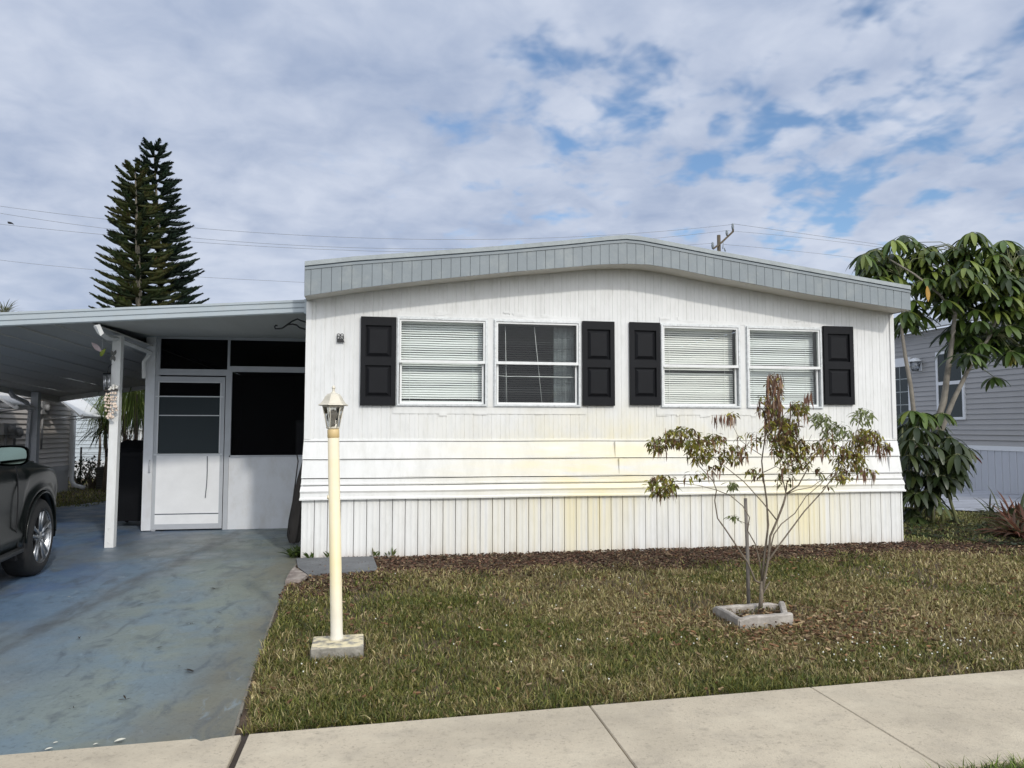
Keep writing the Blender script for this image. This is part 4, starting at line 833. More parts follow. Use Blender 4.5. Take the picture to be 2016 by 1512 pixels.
# ================================================================== SMALL TREE with seed pods
TB = GZ(1496, 1207, 0); ty = TB[1]
tree = thing('small_tree', 'spindly small tree with olive leaves and hanging brown seed pods in the concrete square', 'tree', (TB[0], TB[1], 0))
def cr(x_, y_, dy=0.0): return GY(1220+x_/2.7, 700+y_/2.7, ty+dy)
br = [  # points (crop x, y), depth drift, radii
 ([(745, 1375), (752, 1290), (755, 1200)], (0, 0), (.026, .020)),
 ([(752, 1290), (772, 1180), (790, 1080), (800, 960), (835, 880), (870, 790), (885, 735)], (0, -.06), (.016, .011)),
 ([(750, 1210), (720, 1195), (680, 1100), (620, 1010), (560, 920), (520, 865), (505, 770), (515, 715), (495, 665), (425, 590), (370, 510), (330, 440), (270, 400)], (0, -.22), (.012, .003)),
 ([(755, 1200), (745, 1100), (720, 1000), (680, 930), (690, 860), (655, 800), (590, 745), (515, 715), (420, 690), (330, 680), (240, 690)], (.03, -.25), (.009, .003)),
 ([(755, 1200), (770, 1060), (790, 900), (780, 760), (762, 640), (755, 560), (770, 450), (790, 350), (808, 200), (822, 90)], (0, .10), (.015, .004)),
 ([(835, 875), (760, 780), (660, 670), (560, 590), (490, 530), (450, 480)], (-.02, .16), (.008, .003)),
 ([(885, 735), (950, 690), (1000, 600), (985, 560), (1070, 480), (1120, 430)], (-.06, -.2), (.010, .003)),
 ([(885, 735), (865, 650), (850, 560), (800, 480), (780, 400)], (-.06, .05), (.008, .003)),
 ([(785, 1090), (820, 950), (860, 895), (930, 840), (990, 750), (1060, 690), (1180, 575), (1240, 480)], (.02, .22), (.009, .003)),
 ([(770, 1120), (850, 1005), (980, 830), (1080, 720), (1170, 600), (1230, 500), (1270, 370), (1295, 290)], (.02, .14), (.011, .003)),
 ([(880, 740), (940, 715), (1020, 700), (1060, 670), (1140, 640), (1240, 640), (1320, 610)], (-.06, .10), (.006, .002)),
 ([(765, 620), (830, 590), (900, 625), (960, 560), (1020, 420)], (.08, .0), (.005, .002)),
 ([(755, 530), (700, 495), (640, 450), (600, 370), (560, 310)], (.08, .22), (.005, .002)),
 ([(990, 590), (1060, 520), (1090, 430), (1060, 340)], (-.1, -.05), (.005, .002)),
 ([(1170, 600), (1260, 560), (1340, 480), (1400, 440)], (.12, .3), (.005, .002)),
 ([(330, 445), (240, 440), (170, 480)], (-.18, -.28), (.004, .002)),
 ([(690, 900), (640, 880), (600, 855)], (0, -.05), (.004, .002)),
 ([(800, 1200), (775, 1240), (750, 1290)], (0, 0), (.006, .010)),
]
m_bark = mat('pale_bark', (.165, .135, .10), .85, var=.3, vs=20, bump=.5, bs=60)
b = MB()
for pts_, (d0, d1), (r0, r1) in br:
    n = len(pts_); P3 = [cr(x_, y_, d0+(d1-d0)*i/(n-1)+(rn(-.012, .012) if 0 < i < n-1 else 0)) for i, (x_, y_) in enumerate(pts_)]
    b.tube(P3, [.68*(r0+(r1-r0)*(i/(n-1))**.7) for i in range(n)], 7)
lf = MB(); lf.col = True; pd = MB(); pd.col = True; tw = b
GR = [(.25, .25, .045), (.18, .20, .045), (.36, .32, .07), (.13, .145, .045), (.24, .18, .06), (.30, .27, .05)]
LG = [(.25, .29, .12), (.20, .23, .09), (.16, .18, .08)]; BR = [(.14, .075, .035), (.10, .055, .03), (.18, .11, .05)]
PD = [(.20, .095, .06), (.14, .07, .045), (.32, .21, .13), (.09, .05, .036), (.24, .13, .08)]
clus = [(330, 430, 100, 55, 105, 5, 0, -.25), (200, 470, 50, 45, 40, 12, 0, -.28), (430, 500, 80, 70, 95, 10, 0, -.1), (225, 690, 80, 60, 95, 12, 0, -.25), (600, 520, 85, 50, 65, 26, 0, .1),
        (540, 320, 55, 14, 0, 26, 0, .2), (600, 310, 25, 20, 6, 10, 0, .2), (822, 195, 44, 105, 26, 170, 2, .1), (810, 310, 40, 50, 30, 50, 2, .1), (900, 360, 60, 50, 40, 30, 0, 0), (500, 440, 60, 30, 30, 8, 0, 0), (1240, 500, 70, 50, 40, 20, 0, .2), (850, 400, 90, 70, 90, 90, 0, .05), (900, 480, 100, 60, 120, 25, 0, 0), (950, 280, 45, 40, 45, 20, 0, -.05), (1000, 210, 20, 25, 0, 16, 0, 0),
        (1060, 340, 60, 40, 45, 0, 1, -.05), (1150, 400, 80, 50, 60, 5, 1, .1), (1290, 320, 60, 45, 45, 0, 1, .14), (1310, 440, 85, 55, 110, 45, 0, .25), (1400, 490, 40, 30, 15, 36, 0, .3), (1220, 560, 90, 60, 85, 22, 0, .2), (1310, 610, 50, 20, 10, 26, 0, .1),
        (930, 570, 90, 45, 55, 6, 0, -.1), (600, 690, 28, 25, 16, 0, 1, -.2), (605, 860, 25, 14, 8, 0, 1, -.05), (720, 620, 50, 30, 16, 2, 0, 0), (1180, 640, 60, 30, 28, 4, 0, .1), (500, 600, 60, 25, 10, 8, 0, -.1), (760, 260, 30, 50, 14, 14, 2, .1), (400, 640, 60, 25, 8, 2, 0, -.2), (1100, 480, 60, 45, 35, 8, 0, 0), (1030, 500, 50, 40, 22, 10, 0, -.1), (690, 440, 70, 40, 14, 6, 0, .1), (880, 650, 50, 40, 18, 4, 0, 0), (1050, 630, 40, 40, 10, 2, 0, 0), (1110, 700, 15, 8, 3, 0, 0, 0)]
for cx, cy, rx, ry, nl, npd, pal, dy in clus:
    cen3 = cr(cx, cy, dy)
    for i in range(int(nl*2.3)):
        an = rn(0, 6.28); q = math.sqrt(random.random()); x_ = cx+rx*q*math.cos(an); y_ = cy+ry*q*math.sin(an)
        p3 = cr(x_, y_, dy+rn(-.12, .12)*(rx/90+.3)); a2 = rn(0, 6.28); dr3 = np.array([math.cos(a2), math.sin(a2), rn(-.9, .35)])
        c = random.choice([GR, LG, GR+BR][pal] if random.random() > .22 or pal == 1 else BR); s_ = rn(.75, 1.3); lf.cur = tuple(v*s_ for v in c)
        lf.leaf(p3, dr3, (rn(-.5, .5), rn(-.5, .5), 1), rn(.035, .070), rn(.013, .022), rn(.3, 1.3), 3, .25)
        if i % 5 == 0:
            q3 = p3*.55+cen3*.45; tw.tube([p3, (p3+q3)/2+np.array([0, 0, .008]), q3], .0014, 4)
    for i in range(int(npd*1.35)):
        x_ = cx+rn(-rx, rx)*.95; y_ = cy+rn(-ry, ry*.8); p3 = cr(x_, y_, dy+rn(-.08, .08)); c = random.choice(PD); s_ = rn(.7, 1.25); pd.cur = tuple(v*s_ for v in c)
        dr3 = np.array([rn(-.16, .16), rn(-.16, .16), -1.0]); n3 = np.array([rn(-1, 1), rn(-1, 1), 0.1])
        pd.leaf(p3, dr3, n3, rn(.055, .125), rn(.006, .012), 0.0, 3, .3)
m_leaf = mat('leaf', attr=True, rough=.5, trans=.42, spec=.3)
lf.build('foliage', m_leaf, tree); tag(pd.build('seed_pods', mat('pod', attr=True, rough=.7), tree), kind='stuff'); tw.build('trunk', m_bark, tree)
# old leaf bed in the square
chipsX = rng.uniform(3.3, 3.83, 700); chipsY = rng.uniform(-3.33, -2.98, 700)
b = MB(); b.col = True
for x_, y_ in zip(chipsX, chipsY):
    b.cur = random.choice([(.10, .06, .035), (.16, .11, .06), (.07, .045, .03), (.10, .11, .04)]); b.leaf((x_, y_, rn(.0, .03)), (rn(-1, 1), rn(-1, 1), rn(0, .7)), (0, 0, 1), rn(.03, .07), .008, .5, 2)
tag(b.build('planter_litter', MATS['chip']), 'brown leaf litter inside the concrete square', 'litter', kind='stuff')

# ================================================================== weeds at the house corner
def tuft(name, label, cat, x_, y_, n, h, wd, cols, spread=.35, group=None, z=0.0, droop=.9, rad=.04, seg=4):
    b = MB(); b.col = True
    for i in range(n):
        a = rn(0, 6.28); c = random.choice(cols); s_ = rn(.75, 1.25); b.cur = tuple(v*s_ for v in c)
        b.leaf((x_+rn(-rad, rad), y_+rn(-rad, rad), z+rn(0, .02)), (math.cos(a)*spread*rn(.3, 1.6), math.sin(a)*spread*rn(.3, 1.6), 1), (math.cos(a), math.sin(a), .2), h*rn(.55, 1.15), wd*rn(.7, 1.2), droop, seg, .25)
    return tag(b.build(name, m_leaf, None, (x_, y_, z)), label, cat, group)
GW = [(.06, .10, .02), (.09, .13, .03), (.05, .075, .02)]
tuft('weed', 'leafy green weed clump at the left front corner of the white house', 'weed', -.05, .10, 60, .17, .03, GW, .8, rad=.09)
b = MB(); b.col = True
for x_, y_, n in [(.10, -.12, 8), (.29, -.11, 5), (.78, -.10, 7), (.92, -.10, 6)]:
    for i in range(n):
        b.cur = random.choice(GW+[(.16, .15, .08)]); b.leaf((x_+rn(-.04, .04), y_, .02), (rn(-.5, .5), rn(-.3, .1), 1), (0, 1, .1), rn(.04, .10), .018, .8, 3)
tag(b.build('seedlings', m_leaf, None, (.4, -.11, 0)), 'little green seedlings sprouting along the top of the grey slab', 'weeds', kind='stuff')

# ================================================================== CAR
A5 = R(5.0); fwv = np.array([-math.sin(A5), math.cos(A5), 0]); ltv = np.array([math.cos(A5), math.sin(A5), 0]); upv = np.array([0, 0, 1.0])
wc = GX(85, 1058, -2.33); WO = np.array([wc[0], wc[1], 0.0]); WR = .358
def CL(s, l, z): return WO+fwv*s+ltv*l+upv*z
car = thing('parked_car', 'dark grey sport utility car parked nose-in under the carport', 'car', tuple(WO))
m_paint = mat('car_paint', (.0035, .005, .0045), .30, .0, spec=.2, coat=.1, var=.03, vs=2)
m_rub = mat('tyre_rubber', (.012, .012, .012), .8, var=.2, vs=30, bump=.2, bs=80); m_trim = mat('black_trim', (.014, .015, .015), .55)
m_rim = mat('alloy', (.34, .35, .36), .3, .9); m_cglass = mat('car_glass', (.01, .013, .013), .05, coat=.5); m_chrome = mat('mirror_glass', (.30, .40, .37), .04, 1.0)  # mirror tint puts its dark greenish reflection into the colour
ss = sorted(set([round(v, 3) for v in list(np.linspace(-4.0, -3.4, 5))+list(np.linspace(-3.4, -2.2, 21))+list(np.linspace(-2.2, -.5, 14))+list(np.linspace(-.5, .5, 27))+list(np.linspace(.5, .92, 12))]))
WB = -2.78
def arch(s):
    z = 0
    for c in (0.0, WB):
        if abs(s-c) < .415: z = max(z, .355+math.sqrt(.415**2-(s-c)**2))
    return z
def topz(s):
    if s > -.55: return 1.135-.05*((s+.55)/1.3)-.34*max(0, (s-.0)/.92)**1.8
    return 1.14
def sect(s):
    nose = max(0, (s-.40)/.52)
    ins = .60*nose**2.2; tail = max(0, (-3.5-s)/.5)**2*.25; ins += tail
    fl_ = sum(.045*math.exp(-((s-c)/.42)**2) for c in (0, WB))
    t = topz(s)
    P_ = [(-.10, .27), (-.035, .30), (-.030, .44), (-.062, .52), (-.050, .66), (-.035, .80), (-.020, .90), (-.030, .965), (-.075, 1.02), (-.16, t-.045), (-.30, t), (-.95, t+.04)]
    P_ = [(l, z if z < .66 else .66+(z-.66)*(t-.66)/(1.12-.66)) for l, z in P_[:9]]+P_[9:]
    if nose > 0: P_ = [(l, (z-.27)*(1-.05*nose)+.27+.03*nose) for l, z in P_]
    a = arch(s); outp = []
    for k, (l, z) in enumerate(P_):
        g_ = fl_*math.exp(-((z-.62)/.35)**2)
        l2 = l+g_-ins*(1-.3*(k > 9))-(.10*max(0, (s-.05)/.8)**1.2*max(0, z-.75)/.3 if k < 11 else 0) if k < 11 else l
        z2 = z
        if a > 0 and k < 9: z2 = a+(z-.27)/(1.02-.27)*(1.03-a) if a < 1.0 else z
        outp.append((l2, z2))
    return outp
b = MB(); K = 12; vs = []
for s_ in ss:
    sec_ = sect(s_); full = sec_+[(-1.9-l, z) for l, z in sec_[:-1][::-1]]
    vs += [CL(s_, l, z) for l, z in full]
nf = 2*K-1
fs = [(i*nf+j, i*nf+j+1, (i+1)*nf+j+1, (i+1)*nf+j) for i in range(len(ss)-1) for j in range(nf-1)]+[tuple(range(nf)), tuple((len(ss)-1)*nf+j for j in range(nf))]
b.add(vs, fs, True); b.build('body', m_paint, car)
for c in (0.0, WB):
    b = MB(); b.tube([CL(c+.420*math.cos(t), -.006-.02*max(0, math.cos(t))**2, .355+.420*math.sin(t)) for t in np.linspace(.0, math.pi, 26)], .011, 6); b.build('arch_trim', m_paint, car)
    b = MB(); b.prism([CL(c+.41*math.cos(t), -.10, .355+.41*math.sin(t)) for t in np.linspace(-.4, math.pi+.4, 16)], -ltv*.35); b.build('wheel_well', m_dark, car)
b = MB(); b.tube([CL(-2.3, -.02, .31), CL(-1.3, -.015, .30), CL(-.5, -.02, .31)], .03, 6); b.build('sill_trim', m_trim, car)
b = MB()  # greenhouse
gs = [(-.60, 1.12, .12), (-1.42, 1.62, .30), (-2.0, 1.68, .33), (-3.2, 1.64, .33), (-3.75, 1.10, .16)]
vs = []
for s_, z, i_ in gs: vs += [CL(s_, -i_, z), CL(s_, -1.9+i_, z)]
low = [CL(-.60, -.10, 1.08), CL(-3.75, -.12, 1.08)]
b.add(vs, [(0, 1, 3, 2), (2, 3, 5, 4), (4, 5, 7, 6), (6, 7, 9, 8)])
b.build('roof_glass', m_cglass, car)
b = MB(); b.add([CL(-.62, -.11, 1.10), CL(-1.44, -.30, 1.61), CL(-2.0, -.33, 1.665), CL(-3.2, -.33, 1.63), CL(-3.73, -.16, 1.10)], [(0, 1, 2, 3, 4)]); b.add([CL(-.62, -1.79, 1.10), CL(-1.44, -1.6, 1.61), CL(-2.0, -1.57, 1.665), CL(-3.2, -1.57, 1.63), CL(-3.73, -1.74, 1.10)], [(0, 1, 2, 3, 4)]); b.build('side_window', m_cglass, car)
b = MB(); b.hexa([CL(-1.40, -.28, 1.635), CL(-1.40, -1.62, 1.635), CL(-3.3, -1.62, 1.635), CL(-3.3, -.28, 1.635)], [CL(-1.5, -.36, 1.70), CL(-1.5, -1.54, 1.70), CL(-3.2, -1.54, 1.69), CL(-3.2, -.36, 1.69)]); b.build('roof', m_paint, car)
# door shut line, front
b = MB(); b.tube([CL(-.62, -.045, 1.06), CL(-.64, -.018, .96), CL(-.63, -.012, .8), CL(-.60, -.022, .62), CL(-.56, -.04, .46), CL(-.56, -.02, .33)], .006, 5); b.build('shut_line', m_dark, car); b = MB(); b.tube([CL(-.6, -.16, 1.10), CL(-.1, -.17, 1.085), CL(.3, -.20, 1.05)], .005, 5); b.build('shut_line', m_dark, car)
b = MB(); b.tube([CL(-1.75, -.045, 1.06), CL(-1.75, -.018, .9), CL(-1.74, -.02, .62), CL(-1.7, -.04, .36)], .006, 5); b.build('shut_line', m_dark, car)
for s_ in (-1.55, -2.55):
    b = MB(); b.tube([CL(s_-.1, -.02, .93), CL(s_-.08, .02, .935), CL(s_+.08, .02, .935), CL(s_+.1, -.02, .93)], .012, 6); b.build('door_handle', m_paint, car)
b = MB(); b.lathe([(.0, -.02), (.05, -.015), (.08, .0), (.05, .015), (0, .02)], tuple(CL(.70, -.36, .86)), 10); b.hexa([CL(.52, -.17, .84), CL(.66, -.26, .82), CL(.66, -.27, .90), CL(.50, -.18, .94)], [CL(.5, -.2, .84), CL(.64, -.29, .82), CL(.64, -.3, .90), CL(.48, -.21, .94)]); b.build('headlight', mat('headlamp', (.5, .52, .53), .1, coat=1), car)
for lat in (0.0, -1.62):
    for c in (0.0, WB):
        rotM = Matrix(((ltv[0], 0, 0), (0, 1, 0), (0, 0, 1)))
        AX = Matrix((tuple(fwv), tuple(upv), tuple(ltv))).transposed()
        cn = CL(c, lat, WR)
        t_ = MB(); t_.lathe([(.240, -.02), (.252, -.004), (.275, .0), (.318, -.010), (.345, -.03), (.356, -.05), (WR, -.075), (WR, -.20), (.351, -.23), (.315, -.26), (.24, -.26)], tuple(cn), 40, axis=AX, caps=False); wh = t_.build('tyre', m_rub, car)
        r_ = MB(); r_.lathe([(.248, -.006), (.242, -.018), (.232, -.045), (.226, -.10), (.22, -.2)], tuple(cn), 36, axis=AX, caps=False)
        for q in range(5):
            for dq in (-.17, .17):
                a = 2*math.pi*q/5+.3; p0 = (.05*math.cos(a+dq*2), .05*math.sin(a+dq*2)); p1 = (.238*math.cos(a+dq), .238*math.sin(a+dq))
                pts3 = [CL(c+p0[0]+(p1[0]-p0[0])*t, lat-.035-.0+.012*t, WR+p0[1]+(p1[1]-p0[1])*t) for t in (0, .5, 1)]
                r_.tube(pts3, [.021, .017, .020], 6)
        r_.lathe([(.07, -.06), (.07, -.03), (.05, -.022), (0, -.02)], tuple(cn), 16, axis=AX, caps=False); r_.build('rim', m_rim, wh)
        d_ = MB(); d_.lathe([(.0, -.13), (.2, -.13), (.222, -.15)], tuple(cn), 24, axis=AX); d_.build('brake_disc', mat('brake', (.06, .06, .06), .5) if 'brake' not in MATS else MATS['brake'], wh)
mc = GY(22, 897, -1.42)
for side, cc in ((1, mc), (-1, CL(-.85, -2.1, 1.1))):
    b = MB(); N_ = 16
    rings = [(.30, .10), (.55, .07), (.9, .03), (1.0, 0), (.97, -.008)]
    vs = []
    for rs, df in rings:
        for j in range(N_):
            t = 2*math.pi*j/N_; ex1 = abs(math.cos(t))**.55*np.sign(math.cos(t))*.135*rs; ez = abs(math.sin(t))**.6*np.sign(math.sin(t))*.088*rs; vs.append(np.array(cc)+ltv*ex1+upv*ez+fwv*(df*1.2))
    b.add(vs, [(i*N_+j, i*N_+(j+1) % N_, (i+1)*N_+(j+1) % N_, (i+1)*N_+j) for i in range(4) for j in range(N_)]+[tuple(range(N_))], True)
    b.tube([np.array(cc)-ltv*side*.08+upv*-.05, np.array(cc)-ltv*side*.24+upv*-.09], .03, 6)
    mo = b.build('wing_mirror', m_paint, car)
    b = MB(); vs = []
    for j in range(N_):
        t = 2*math.pi*j/N_; vs.append(np.array(cc)+ltv*(abs(math.cos(t))**.55*np.sign(math.cos(t))*.118)+upv*(abs(math.sin(t))**.6*np.sign(math.sin(t))*.070)+fwv*-.012+ltv*0)
    b.add(vs, [tuple(range(N_))]); b.build('mirror_glass', m_chrome, mo)

# ================================================================== HANGING ORNAMENTS ON THE POST
yo = pb[1]-.10
m_shell = mat('shell', (.72, .60, .50), .5, var=.25, vs=30); m_steel = mat('chime_steel', (.50, .51, .52), .3, .8)
hk = GY(214, 738, yo)
wch = thing('wind_chime', 'silver tube wind chime hanging beside the white carport post', 'wind chime', tuple(GY(211, 735, yo)))
for i, (px, y0_, y1_) in enumerate([(205, 739, 767), (208, 740, 762), (213, 738, 768), (216, 738, 764)]):
    b = MB(); b.tube([GY(px, y0_, yo-.02*(i % 2)), GY(px, y1_, yo-.02*(i % 2))], .0095, 8); b.build('tube', m_steel, wch)
b = MB(); b.tube([GY(203, 736, yo), GY(218, 735, yo)], .008, 6); b.tube([GY(211, 735, yo), GY(214, 722, yo), GY(222, 716, yo+.06)], .003, 4); b.build('hanger', m_black, wch)
sh = thing('shell_chime', 'cluster of strung pinkish seashells hanging on the white carport post', 'wind chime', tuple(GY(220, 768, yo)))
b = MB(); b.tube([GY(205, 770, yo-.03), GY(218, 767, yo-.03), GY(232, 768, yo-.03)], .011, 6); b.build('driftwood_bar', mat('driftwood', (.06, .05, .045), .9), sh)
b = MB()
for i in range(26):
    p = GY(rn(215, 231), rn(756, 768), yo-.03+rn(-.02, .02)); b.lathe([(0, -.014), (.012, -.006), (.014, .004), (0, .014)], tuple(p), 6)
b.build('shell_wreath', mat('white_shell', (.75, .74, .70), .5), sh)
b = MB(); b.smooth = False
for i, px in enumerate([208, 213, 218, 223, 228]):
    for k in range(8 if i in (2, 3, 1) else 6):
        py = 775+k*6.4+rn(-1.5, 1.5)
        p = GY(px+rn(-1.6, 1.6), py, yo-.03+rn(-.03, .02)); s_ = rn(.7, 1.25)
        b.lathe([(0, .018*s_), (.008*s_, .010*s_), (.017*s_, -.006*s_), (.012*s_, -.014*s_), (0, -.012*s_)], tuple(p), 7)
for i in range(10):
    p = GY(rn(210, 221), rn(815, 824), yo-.03); s_ = rn(.8, 1.2); b.lathe([(0, .018*s_), (.008*s_, .010*s_), (.017*s_, -.006*s_), (.012*s_, -.014*s_), (0, -.012*s_)], tuple(p), 7)
b.build('shell_strings', m_shell, sh)
bd = thing('bird_ornament', 'little hanging bird ornament with pink wing and green body under the carport', 'ornament', tuple(GY(200, 690, .9)))
c0 = GY(201, 694, .9)
b = MB(); b.tube([c0+np.array([-.01, 0, -.045]), c0+np.array([-.005, 0, -.02]), c0, c0+np.array([.02, 0, .025]), c0+np.array([.03, 0, .04])], [.008, .020, .024, .016, .008], 10); b.tube([c0+np.array([.03, 0, .04]), c0+np.array([.045, 0, .055])], .003, 4); b.build('body', mat('bird_green', (.30, .38, .05), .5, var=.3, vs=30), bd)
b = MB(); b.leaf(c0+np.array([0, -.015, .01]), (-1, 0, .85), (0, -1, 0), .15, .055, -.1, 5, .2); b.build('wing', mat('bird_wing', (.72, .58, .60), .5), bd)
b = MB(); b.tube([c0+np.array([0, 0, .02]), c0+np.array([0, 0, .16])], .0018, 4); b.build('string', m_white, bd)
b = MB(); c0 = GY(224, 700, pb[1]-.055)
for dx, dz, a in [(-.015, .03, .7), (.012, .04, 1.2), (.005, -.035, -1.3), (-.012, -.02, -2.2)]: b.leaf(c0+np.array([dx*.2, 0, 0]), (dx*10, 0, dz*10), (0, -1, 0), .07, .035, 0, 3, .1)
tag(b.build('butterfly_ornament', mat('grey_metal', (.17, .17, .16), .6), None, tuple(c0)), 'small grey metal butterfly fixed high on the white carport post', 'ornament')

# ================================================================== UTILITY POLE AND WIRES
YW = 40.0
p0 = GY(1415, 465, YW); S_ = float(np.dot(p0-CAM, FW))/F     # metres per photo pixel at the pole
pole = thing('utility_pole', 'wooden utility pole with angled crossarm rising behind the roof', 'utility pole', (p0[0], YW, 0)); m_pole = mat('pole_wood', (.10, .08, .055), .9, var=.3, vs=3, stretch=(3, 3, .3))
b = MB(); b.tube([(p0[0]+.05, YW, -.1), (p0[0], YW, p0[2]*.5), (p0[0], YW, GY(1415, 463, YW)[2])], [.2, .16, .125], 12); b.build('shaft', m_pole, pole)
b = MB(); b.tube([GY(1404, 490, YW-.2), GY(1420, 478, YW-.2), GY(1443, 456, YW-.2)], .085, 4, smooth=False); b.tube([GY(1443, 457, YW-.2), GY(1443.5, 451, YW-.2)], .07, 6); b.build('crossarm', m_pole, pole)
m_ins = mat('insulator_grey', (.20, .23, .25), .4)
for px, ya, yb in [(1442.5, 440, 453), (1431, 453, 464), (1403, 477, 490)]:
    b = MB(); a_, c_ = GY(px, ya, YW-.2), GY(px, yb, YW-.2); b.tube([a_+(c_-a_)*t for t in (0, .15, .3, .5, .7, 1)], [.05, .095, .075, .10, .08, .05], 8); b.build('insulator', m_ins, pole)
b = MB(); b.tube([GY(1424, 478, YW-.3), GY(1423, 490, YW-.3)], .03, 5); b.tube([GY(1426, 488, YW-.3), GY(1428, 495, YW-.3)], .05, 6); b.build('fuse', m_ins, pole)
m_wire = mat('wire_grey', (.23, .25, .28), .6)
def wire(pts_, rad, label, grp, z=YW):
    x_ = np.array([q[0] for q in pts_], float); y_ = np.array([q[1] for q in pts_], float)
    cf = np.polyfit(x_, y_, min(3, len(x_)-1)); xx = np.linspace(x_[0], x_[-1], 40); P3 = [GY(a, float(np.polyval(cf, a)), z) for a in xx]
    b = MB(); b.tube(P3, rad, 4); o_ = b.build('power_line', m_wire, None, tuple(P3[0])); tag(o_, label, 'power line', grp); return P3
G_ = 'power lines strung behind the roofs'
wire([(-60, 397), (0, 406), (200, 431), (400, 451), (600, 462.5), (800, 470), (1000, 470), (1220, 463), (1300, 456), (1442, 441)], .014, 'topmost of the power lines crossing left of the pole', G_)
wire([(-60, 410), (0, 419.5), (200, 448), (365, 467), (440, 474), (560, 482), (760, 489), (1000, 487), (1220, 475), (1431, 454)], .014, 'second highest power line left of the pole', G_)
b3 = wire([(-60, 434), (0, 441), (200, 463), (365, 475), (440, 480), (560, 487), (790, 495), (1000, 497), (1250, 490), (1403, 478)], .014, 'third power line from the top, carrying the small bird', G_)
wire([(-60, 504), (0, 512), (200, 532), (386, 545), (600, 556), (900, 572)], .013, 'lowest power line, running behind the pines just above the carport', G_)
wire([(1443, 441), (1560, 456), (1700, 478), (1900, 505), (2080, 532)], .014, 'upper power line running right from the pole', G_)
wire([(1432, 454), (1560, 466), (1700, 482), (1900, 512), (2080, 545)], .012, 'middle power line running right from the pole', G_)
wire([(1424, 481), (1560, 494), (1690, 508), (1900, 536), (2080, 562)], .012, 'lowest power line running right from the pole', G_)
c0 = GY(20, 441, YW); bd = thing('bird', 'tiny dark bird perched on a power line at far left', 'bird', tuple(c0)); b = MB(); b.tube([c0+np.array([-.12, 0, .06]), c0+np.array([-.03, 0, .07]), c0+np.array([.06, 0, .06]), c0+np.array([.2, 0, -.01])], [.04, .07, .055, .015], 8); b.build('body', m_dark, bd)
b = MB(); b.lathe([(0, -.05), (.05, 0), (0, .05)], tuple(c0+np.array([-.11, 0, .11])), 8); b.build('head', m_dark, bd)

# ================================================================== NORFOLK PINES
m_need = mat('needles', attr=True, rough=.7, spec=.2)
def pine(px_top, py_top, y, label, px_b, wid, cols, seed, tiltx=0.0):
    random.seed(seed); tpt = GY(px_top, py_top, y); bs = GY(px_b, 605, y); x0 = bs[0]; H_ = tpt[2]; t = thing('norfolk_pine', label, 'pine tree', (x0+(x0-tpt[0])*.5, y, 0), 'paired pines behind the carport')
    ax = lambda z: np.array([tpt[0]+(bs[0]-tpt[0])*(H_-z)/(H_-bs[2]), y, z])
    b = MB(); b.tube([ax(0), ax(H_*.5), ax(H_*.8), ax(H_-.05)], [.22, .14, .07, .02], 10); b.build('trunk', mat('pine_bark', (.13, .115, .085), .9, var=.2, vs=5) if 'pine_bark' not in MATS else MATS['pine_bark'], t)
    f = MB(); f.col = True; z = H_-.12; k = 0
    while z > 4.6:
        u = H_-z; Lb = min(wid, .36+.40*u**.62+.12*min(u, 1)); nb = 6 if u < 1 else 7
        for q in range(nb):
            a = 2*math.pi*(q+.5*(k % 2))/nb+rn(-.16, .16); Ln = Lb*rn(.84, 1.12); d = np.array([math.cos(a), math.sin(a), 0]); p = ax(z); rise = rn(.18, .34)+(.35 if u < .6 else 0)
            pts_ = []
            for i in range(7):
                tt = i/6; pts_.append(p+d*Ln*tt+np.array([0, 0, Ln*(-.10*math.sin(tt*2.2)+rise*tt**1.7)]))
            sc_ = rn(.7, 1.25); cb = cols[random.randrange(len(cols))]
            f.cur = tuple(c*.6 for c in cb); f.tube(pts_, [.03, .045, .065, .085, .085, .06, .012], 6)
            side = np.cross(d, [0, 0, 1.0])
            nn = int(46+60*Ln)
            for i in range(nn):
                tt = rn(.22, 1.0)**.85; j = min(5, int(tt*6)); c0 = pts_[j]+(pts_[j+1]-pts_[j])*(tt*6-j); sg_ = rn(-1, 1); ln = (.20*math.sin(math.pi*min(1, tt*.85+.14))+.07)*rn(.7, 1.2)*(.75+.25*Ln/wid)*1.2
                f.cur = tuple(c*sc_*rn(.7, 1.3) for c in cb); f.leaf(c0, d*1.0+side*sg_*.8+np.array([0, 0, rn(-.15, 1.0)]), (rn(-.3, .3), rn(-.3, .3), 1), ln, .058, -.3, 2, .7)
        z -= rn(.29, .38)*(1+.10*min(u, 4)/4); k += 1
    for i in range(16): a = rn(0, 6.28); f.leaf(ax(H_-.2), (math.cos(a)*.35, math.sin(a)*.35, 1), (0, 1, .1), rn(.2, .3), .05, .1, 2, .6)
    f.build('crown', m_need, t)
pine(266, 330, 24.0, 'nearer and shorter Norfolk pine, its pale trunk showing at the left of the pair', 274, 1.92, [(.045, .062, .020), (.06, .072, .022), (.032, .048, .020), (.075, .08, .025)], 3)
pine(303, 288, 26.0, 'taller and darker Norfolk pine at the back right of the pair', 318, 1.92, [(.022, .040, .026), (.030, .050, .030), (.018, .032, .022)], 5)

